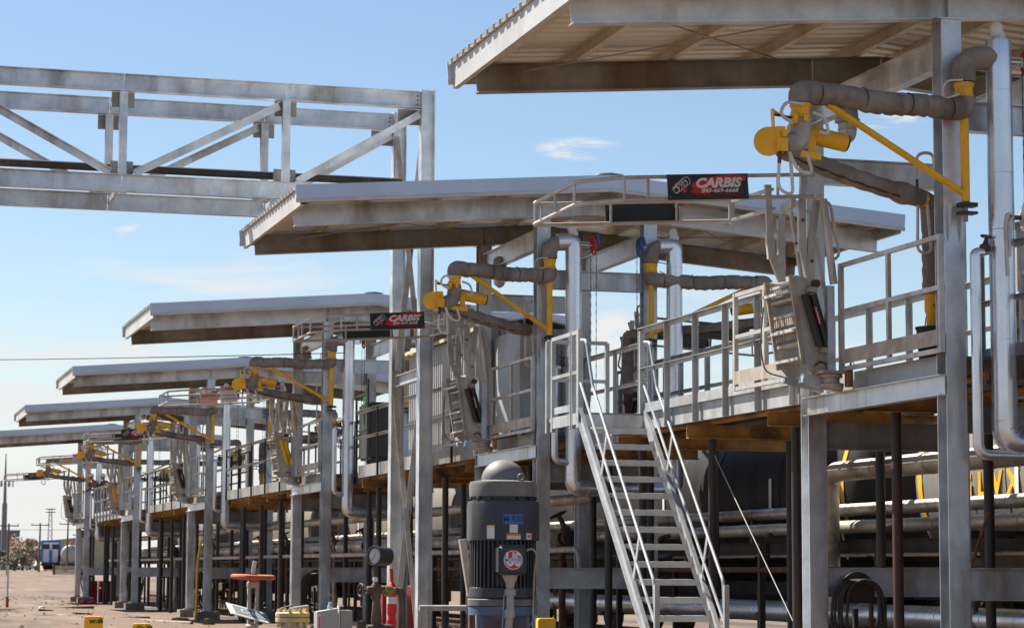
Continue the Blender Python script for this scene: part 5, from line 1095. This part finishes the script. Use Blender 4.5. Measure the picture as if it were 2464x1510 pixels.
# ------------------------------------------------------------------ workers on the walkway
def person(label, loc, rz, shirt, pants, lean=0.):
    o = thing('person', label, 'person', loc, 'workers on the walkway', rz)
    J = {'pelvis': (0, 0, .95), 'waist': (0, .0, 1.1), 'chest': (0, -.03 - lean, 1.35), 'neck': (0, -.05 - lean * 1.4, 1.52), 'head0': (0, -.07 - lean * 1.6, 1.58),
         'shl': (-.2, -.03 - lean, 1.44), 'ell': (-.27, -.12 - lean, 1.17), 'wrl': (-.16, -.34 - lean, 1.09), 'shr': (.2, -.03 - lean, 1.44), 'elr': (.27, -.1 - lean, 1.17), 'wrr': (.17, -.33 - lean, 1.1),
         'hipl': (-.1, 0, .92), 'knl': (-.12, -.03, .5), 'anl': (-.12, .03, .08), 'tol': (-.13, -.14, .04), 'hipr': (.1, 0, .92), 'knr': (.12, -.02, .5), 'anr': (.13, .04, .08), 'tor': (.15, -.13, .04)}
    def skin(nm, keys, edges, rad, mat, rootk):
        me = bpy.data.meshes.new(nm); idx = {k: q for q, k in enumerate(keys)}; me.from_pydata([J[k] for k in keys], [(idx[a], idx[b]) for a, b in edges], [])
        ob = bpy.data.objects.new(nm, me); COL.objects.link(ob); sk = ob.modifiers.new('skin', 'SKIN'); ob.modifiers.new('sub', 'SUBSURF').levels = 2
        for k in keys: me.skin_vertices[0].data[idx[k]].radius = rad[k]; me.skin_vertices[0].data[idx[k]].use_root = (k == rootk)
        bpy.context.view_layer.update(); m2 = bpy.data.meshes.new_from_object(ob.evaluated_get(bpy.context.evaluated_depsgraph_get())); bpy.data.objects.remove(ob)
        m2.materials.clear(); m2.materials.append(MATS[mat]); m2.polygons.foreach_set('use_smooth', [True] * len(m2.polygons)); return P(nm, m2, None, o)
    skin('body', ['pelvis', 'waist', 'chest', 'neck', 'head0', 'shl', 'ell', 'wrl', 'shr', 'elr', 'wrr'], [('pelvis', 'waist'), ('waist', 'chest'), ('chest', 'neck'), ('neck', 'head0'), ('chest', 'shl'), ('shl', 'ell'), ('ell', 'wrl'), ('chest', 'shr'), ('shr', 'elr'), ('elr', 'wrr')], {'pelvis': (.16, .12), 'waist': (.15, .11), 'chest': (.17, .12), 'neck': (.06, .06), 'head0': (.06, .06), 'shl': (.075, .075), 'ell': (.055, .055), 'wrl': (.04, .04), 'shr': (.075, .075), 'elr': (.055, .055), 'wrr': (.04, .04)}, shirt, 'pelvis')
    skin('trousers', ['pelvis', 'hipl', 'knl', 'anl', 'tol', 'hipr', 'knr', 'anr', 'tor'], [('pelvis', 'hipl'), ('hipl', 'knl'), ('knl', 'anl'), ('anl', 'tol'), ('pelvis', 'hipr'), ('hipr', 'knr'), ('knr', 'anr'), ('anr', 'tor')], {'pelvis': (.165, .125), 'hipl': (.1, .1), 'knl': (.075, .075), 'anl': (.06, .06), 'tol': (.05, .04), 'hipr': (.1, .1), 'knr': (.075, .075), 'anr': (.06, .06), 'tor': (.05, .04)}, pants, 'pelvis')
    hy = -.09 - lean * 1.7
    hd_ = P('head', G().ball((0, hy, 1.66), .1, 14, 10, (.82, 1.0, 1.18)).ball((0, hy - .1, 1.65), .018, 6, 5).ball((-.085, hy, 1.66), .025, 6, 5, (.5, 1, 1.3)).ball((.085, hy, 1.66), .025, 6, 5, (.5, 1, 1.3)), 'skin', o)
    P('hard_hat', G().lathe([(.145, 0), (.145, .012), (.118, .02), (.112, .07), (.08, .115), (.0, .13)], (0, hy - .01, 1.69), n=18).add(*(lambda q: (q.v, q.f))(G().box(-.08, .08, hy - .2, hy - .1, 1.69, 1.7))), 'white', o)
    for sgn, w in ((-1, J['wrl']), (1, J['wrr'])):
        g = G().ball((w[0], w[1] - .05, w[2] - .01), .042, 8, 6, (.9, 1.1, .5))
        for f in range(4): g.tube([(w[0] - .03 + f * .02, w[1] - .08, w[2]), (w[0] - .03 + f * .02, w[1] - .13 + abs(f - 1.5) * .008, w[2] - .01), (w[0] - .03 + f * .02, w[1] - .14 + abs(f - 1.5) * .008, w[2] - .045)], .009, 6)
        g.tube([(w[0] - sgn * .035, w[1] - .04, w[2]), (w[0] - sgn * .055, w[1] - .08, w[2] - .015)], .01, 6); P('hand', g, 'skin', o)
person('worker in white hard hat leaning on the far handrail, left one of two', (10.6, 98.1, DZ), R(-75), 'shirt', 'shirt2', .12)
person('worker in white hard hat and dark jeans, right one of two', (10.93, 97.9, DZ), R(-60), 'shirt', 'denim', .06)

# ------------------------------------------------------------------ background
lo = thing('locomotive', 'blue and white diesel locomotive far off at the left', 'locomotive', (34.3, 384, .98), None, R(-5))
def bevbox(nm, mat, *a): return rb(nm, mat, lo, *a, b=.12)
bevbox('cab', 'loco_white', -1.5, 1.5, -4.6, -1.9, 1.3, 4.6); bevbox('long_hood', 'loco_white', -1.1, 1.1, -1.9, 8, 1.3, 3.6); bevbox('hood_roof', 'loco_blue', -1.2, 1.2, -1.9, 8.1, 3.6, 4.5); bevbox('hood_panel', 'loco_blue', -1.15, 1.15, .5, 3.2, 1.5, 3.3); bevbox('short_hood', 'loco_white', -1.1, 1.1, -6.6, -4.6, 1.3, 3.4); bevbox('cab_roof', 'loco_blue', -1.6, 1.6, -4.8, -1.8, 4.5, 4.8)
bevbox('frame', 'under', -1.5, 1.5, -7.2, 8.6, .8, 1.3); bevbox('fuel_tank', 'under', -1.2, 1.2, -1.5, 3.5, .3, .9); bevbox('exhaust', 'loco_blue', -.4, .4, 1, 3, 4.5, 4.9)
for x0, x1 in ((-1.3, -.2), (.2, 1.3)): P('cab_window', G().box(x0, x1, -4.64, -4.605, 3.4, 4.2), 'black', lo)
P('side_window', G().box(-1.535, -1.505, -4.2, -2.4, 3.4, 4.1), 'black', lo); P('blue_stripe', G().box(-1.53, -1.505, -4.5, -2.0, 1.5, 2.6), 'loco_blue', lo); P('blue_nose', G().box(-.25, .25, -6.64, -6.605, 1.4, 3.3), 'loco_blue', lo)
P('corner_stripe', G().box(-1.49, -1.2, -4.63, -4.605, 1.4, 4.5), 'loco_blue', lo); P('corner_stripe', G().box(1.2, 1.49, -4.63, -4.605, 1.4, 4.5), 'loco_blue', lo)
P('handrail', G().tube([(-1.5, -7, 2.3), (-1.5, 8.4, 2.3)], .04, 6), 'white', lo)
for y in (-5, -3.2, 4.6, 6.4):
    for x in (-.8, .8): P('wheel', lambda: G().lathe([(.05, -.08), (.48, -.08), (.5, .05), (.54, .08), (.05, .08)], (0, 0, .5), (1, 0, 0), 16), 'under', lo, 'lwh', (x, y, 0))
t2 = thing('distant_tank_car', 'pale tank car coupled beside the far blue locomotive', 'tank car', (36.8, 378, .98), None, R(-5))
P('tank', G().lathe([(0, -6)] + [(1.5 * math.sin(R(a)), -6 + .7 * (1 - math.cos(R(a)))) for a in range(15, 91, 15)] + [(1.5, 5.3)] + [(1.5 * math.sin(R(a)), 6 - .7 * (1 - math.cos(R(a)))) for a in range(75, 0, -15)] + [(0, 6)], (0, 0, 2.6), (0, 1, 0), 28), 'loco_tank', t2)
P('seam', G().ring((0, -2.5, 2.6), (0, 1, 0), 1.5, .07, 28, 4).ring((0, 2.5, 2.6), (0, 1, 0), 1.5, .07, 28, 4), 'under', t2); P('frame', G().box(-1.4, 1.4, -6.4, 6.4, .7, 1.1), 'under', t2); P('marker_light', G().ball((0, -5.2, 4.25), .22, 8, 5), 'red', t2)
for y in (-4.6, 4.6):
    b = P('bogie', G().box(-1.1, 1.1, y - 1, y + 1, .35, .7), 'under', t2)
    for q in (-.8, .8):
        for x in (-.8, .8): P('wheel', lambda: G().lathe([(.05, -.08), (.45, -.08), (.45, .08), (.05, .08)], (0, 0, .45), (1, 0, 0), 14), 'under', b, 'dwh', (x, y + q, 0))
bd = thing('distant_building', 'grey block building on the horizon at the far left', 'building', (36, 614, 1.05))
P('wall', G().box(-8, 11, 0, 14, 0, 9.5), 'brick', bd); P('parapet', G().box(-8.1, 11.1, -.1, 14.1, 9.5, 9.9), 'brick', bd); P('penthouse', G().box(-1, 4, 3, 9, 9.9, 11.2), 'brick', bd)
for k in range(4): P('window', G().box(-6 + k * 4.3, -4 + k * 4.3, -.06, .02, 4.5, 6.5), 'car_grey', bd)
hs = thing('distant_shed', 'long tan low building behind the far trees', 'building', (56, 520, 1.05)); P('wall', G().box(-11, 9, 0, 12, 0, 6.2), 'fence_tan', hs); P('roof', G().ext([(-11.4, 6.2), (0, 7.4), (9.4, 6.2)], (0, -.3, 0), (0, 12.3, 0)), 'fence_tan', hs)
ms = thing('antenna_mast', 'tall tapered cell mast at the left edge', 'mast', (35.9, 512, 1.0)); P('lower_pole', G().tube([(0, 0, 0), (0, 0, 14)], .55, 10, radii=[.6, .55]), 'brick', ms); P('upper_pole', G().tube([(0, 0, 14), (0, 0, 24.5)], .3, 8, radii=[.38, .1]), 'brick', ms)
for k in range(6): a = k * math.pi / 3; P('antenna', lambda: G().box(-.12, .12, -.08, .08, 17.5, 18.8).bar((0, 0, 18), (-1.2, 0, 18), .06, .06), 'galv_dull', ms, 'ant', (1.6 * math.cos(a), 1.6 * math.sin(a), 0), (0, 0, a))
m2 = thing('lattice_tower', 'lattice tower with antenna ring behind the locomotive', 'tower', (40.7, 458, 1.0)); g = G()
for k in range(4):
    a = R(45 + 90 * k); g.bar((.7 * math.cos(a), .7 * math.sin(a), 0), (.35 * math.cos(a), .35 * math.sin(a), 11.5), .1, .1, (1, 0, 0))
P('legs', g, 'galv_dull', m2); g = G()
for q in range(11):
    w0 = .7 - .35 * q / 11.5; w1 = .7 - .35 * (q + 1) / 11.5
    for k in range(4): a, b = R(45 + 90 * k), R(135 + 90 * k); g.bar((w0 * math.cos(a), w0 * math.sin(a), q), (w1 * math.cos(b), w1 * math.sin(b), q + 1), .06, .06)
P('lattice', g, 'galv_dull', m2); P('antenna_ring', G().ring((0, 0, 11), (0, 0, 1), .9, .09, 16, 6).ring((0, 0, 11.6), (0, 0, 1), .9, .09, 16, 6).ring((0, 0, 5.3), (0, 0, 1), .7, .15, 12, 6), 'galv_dull', m2)
for k, (x, y, h) in enumerate(((25.9, 306, 6.4), (31.2, 325, 6.9), (18.4, 256, 5.4), (33.5, 330, 5.5))):
    o = thing('utility_pole', ['wooden utility pole just left of the locomotive', 'wooden utility pole just right of the locomotive', 'wooden utility pole at the left edge by the parked cars', 'short wooden pole behind the farthest column'][k], 'pole', (x, y, .7), 'utility poles')
    P('pole', G().tube([(0, 0, 0), (.05, 0, h)], .13, 8, radii=[.15, .1]), 'wood_pole', o); P('crossarm', G().bar((-1.1, 0, h - .25), (1.1, 0, h - .25), .1, .12), 'wood_pole', o)
    P('insulator', G().ball((-1, 0, h - .1), .07, 6, 4).ball((1, 0, h - .1), .07, 6, 4), 'brick', o)
def car(label, loc, rz, mat, suv):
    o = thing('parked_car', label, 'car', loc, 'parked cars far away', rz); h = 1.75 if suv else 1.42
    side = [(-2.2, .35), (-2.25, .75), (-2.1, .95), (-1.3, 1.0), (-.6, h), (1.2, h) if not suv else (1.9, h), (1.9, 1.0) if not suv else (2.2, 1.1), (2.25, .8), (2.2, .35)]
    pr = side; n = len(pr); g = G().add([(x, y, z) for y in (-.85, .85) for x, z in pr], [tuple(range(n)), tuple(range(n, 2 * n))[::-1]] + [(k, (k + 1) % n, n + (k + 1) % n, n + k) for k in range(n)])
    P('body', g, mat, o); P('side_glass', G().add([(x, -.856, z) for x, z in ((-1.1, 1.02), (-.55, h - .1), (1.1, h - .1), (1.6, 1.02))] + [(x, -.85, z) for x, z in ((-1.1, 1.02), (-.55, h - .1), (1.1, h - .1), (1.6, 1.02))], [(0, 1, 2, 3), (4, 5, 6, 7), (0, 1, 5, 4), (1, 2, 6, 5), (2, 3, 7, 6), (3, 0, 4, 7)]), 'black', o)
    for x in (-1.35, 1.35):
        for y in (-.8, .8): P('wheel', lambda: G().lathe([(.05, -.1), (.3, -.1), (.33, 0), (.3, .1), (.05, .1)], (0, 0, .33), (0, 1, 0), 14), 'rubber', o, 'cwh', (x, y, 0))
    P('headlight', G().box(-2.27, -2.2, -.75, -.4, .65, .8).box(-2.27, -2.2, .4, .75, .65, .8), 'white', o)
car('white parked pickup at the far left', (43.0, 550, 1.0), R(20), 'car_white', True); car('grey parked car in the middle of the far row', (47.5, 552, 1.0), R(10), 'car_grey', False); car('pale parked car nearest the locomotive', (52.0, 551, 1.0), R(-10), 'car_white', False)
fe = thing('pale_fence', 'pale picket fence in front of the far tank car', 'fence', (23.0, 252, .75))
for k in range(18): P('picket', lambda: G().box(0, .14, 0, .04, 0, .95), 'fence_tan', fe, 'pick', (.2 * k, 0, 0))
P('rail', G().box(0, 3.7, .045, .09, .25, .33).box(0, 3.7, .045, .09, .65, .73), 'fence_tan', fe); P('end_post', G().box(-.25, -.02, -.05, .12, 0, 1.1), 'rust', fe)
def tree(label, loc, h, w, mat, n):
    o = thing('tree', label, 'tree', loc, 'far trees'); P('trunk', G().tube([(0, 0, 0), (.1, 0, h * .35), (-.1, .1, h * .6)], .2, 8, radii=[.28, .18, .08]).tube([(.1, 0, h * .35), (w * .4, 0, h * .7)], .1, 6, radii=[.14, .04]).tube([(.05, 0, h * .3), (-w * .4, .2, h * .7)], .1, 6, radii=[.14, .04]), 'bark', o)
    vs, fs = [], []
    cl = [(V((random.uniform(-w, w) * .75, random.uniform(-w, w) * .5, random.uniform(.3, .88) * h)), random.uniform(.2, .42) * w) for _ in range(16)]
    for k in range(n):
        c, rr = random.choice(cl); p = c + V((random.gauss(0, 1), random.gauss(0, 1), random.gauss(0, .8))).normalized() * rr * random.random() ** .4; a = V((random.uniform(-1, 1), random.uniform(-1, 1), random.uniform(-1, 1))).normalized() * random.uniform(.12, .28); b = a.orthogonal() * .7; q = len(vs); vs += [p - a, p + b, p + a, p - b]; fs.append((q, q + 1, q + 2, q + 3))
    P('crown', G().add(vs, fs), mat, o)
random.seed(5)
tree('bare brown tree left of the locomotive', (33.5, 430, 1.0), 6.0, 3.2, 'leaf_dry', 1500); tree('dry brown tree in the gap behind the parked cars', (37.0, 440, 1.0), 5.5, 3.5, 'leaf_dry', 1500); tree('dark green tree at the left edge', (27.0, 410, 1.0), 3.4, 2.4, 'leaf_green', 1500); tree('low olive bush behind the white pickup', (29.5, 395, 1.0), 3.0, 2.2, 'leaf_green', 900)
tree('dry tree behind the rack, right of the fifth canopy', (75, 300, 1.0), 6.0, 4.0, 'leaf_dry', 1500); tree('dry tree far behind the bridge columns', (88, 310, 1.0), 6.5, 4.0, 'leaf_dry', 1500)
for k, (a, b, sag) in enumerate((((-8, 61, 6.35), (10.6, 50.0, 6.05), .12), ((-60, 255, 5.9), (60, 330, 7.0), .5))):
    o = thing('overhead_wire', ['thin cable strung from the left edge to the third canopy', 'faint power line on the far utility poles'][k], 'wire', (0, 0, 0), 'overhead wires')
    a, b = V(a), V(b); P('cable', G().tube([a.lerp(b, t / 12) - V((0, 0, sag * 4 * (t / 12) * (1 - t / 12))) for t in range(13)], .01 if k < 1 else .02, 5), 'wire', o)
o = thing('rope', 'knotted pale rope hanging on the tall silver pipe at the right edge', 'rope', (10.71, 20.29, 0)); P('strand', G().tube([(.06, -.13, 4.78), (-.0, -.15, 4.8), (-.03, -.145, 4.7), (-.02, -.14, 4.35), (-.01, -.14, 4.2)], .014, 8, .05), 'hose', o); P('strand', G().tube([(.06, -.13, 4.76), (.02, -.15, 4.74), (.005, -.15, 4.5), (.0, -.15, 4.38)], .014, 8, .05), 'hose', o); P('cleat', G().box(.05, .14, -.14, -.1, 4.74, 4.78), 'iron', o)

random.seed(21); g = G()
for k in range(420):
    y = random.uniform(52, 150); x = random.uniform(1.2, 9.6) + (y - 60) * .02; sz = random.choice((.03, .035, .04, .05, .06, .08)); a = random.random() * 3; c_, s_ = math.cos(a) * sz, math.sin(a) * sz; z = ground_h(x, y) if x < 9.2 else 0
    g.add([(x - c_, y - s_, z - .02), (x + s_, y - c_, z - .02), (x + c_ * 1.3, y + s_, z - .02), (x - s_, y + c_, z - .02), (x + random.uniform(-.3, .3) * sz, y, z + sz * random.uniform(.5, .9))], [(0, 1, 4), (1, 2, 4), (2, 3, 4), (3, 0, 4)])
tag(P('rubble', g, 'bark'), 'loose stones and clods scattered over the dirt', 'rubble', kind='stuff')
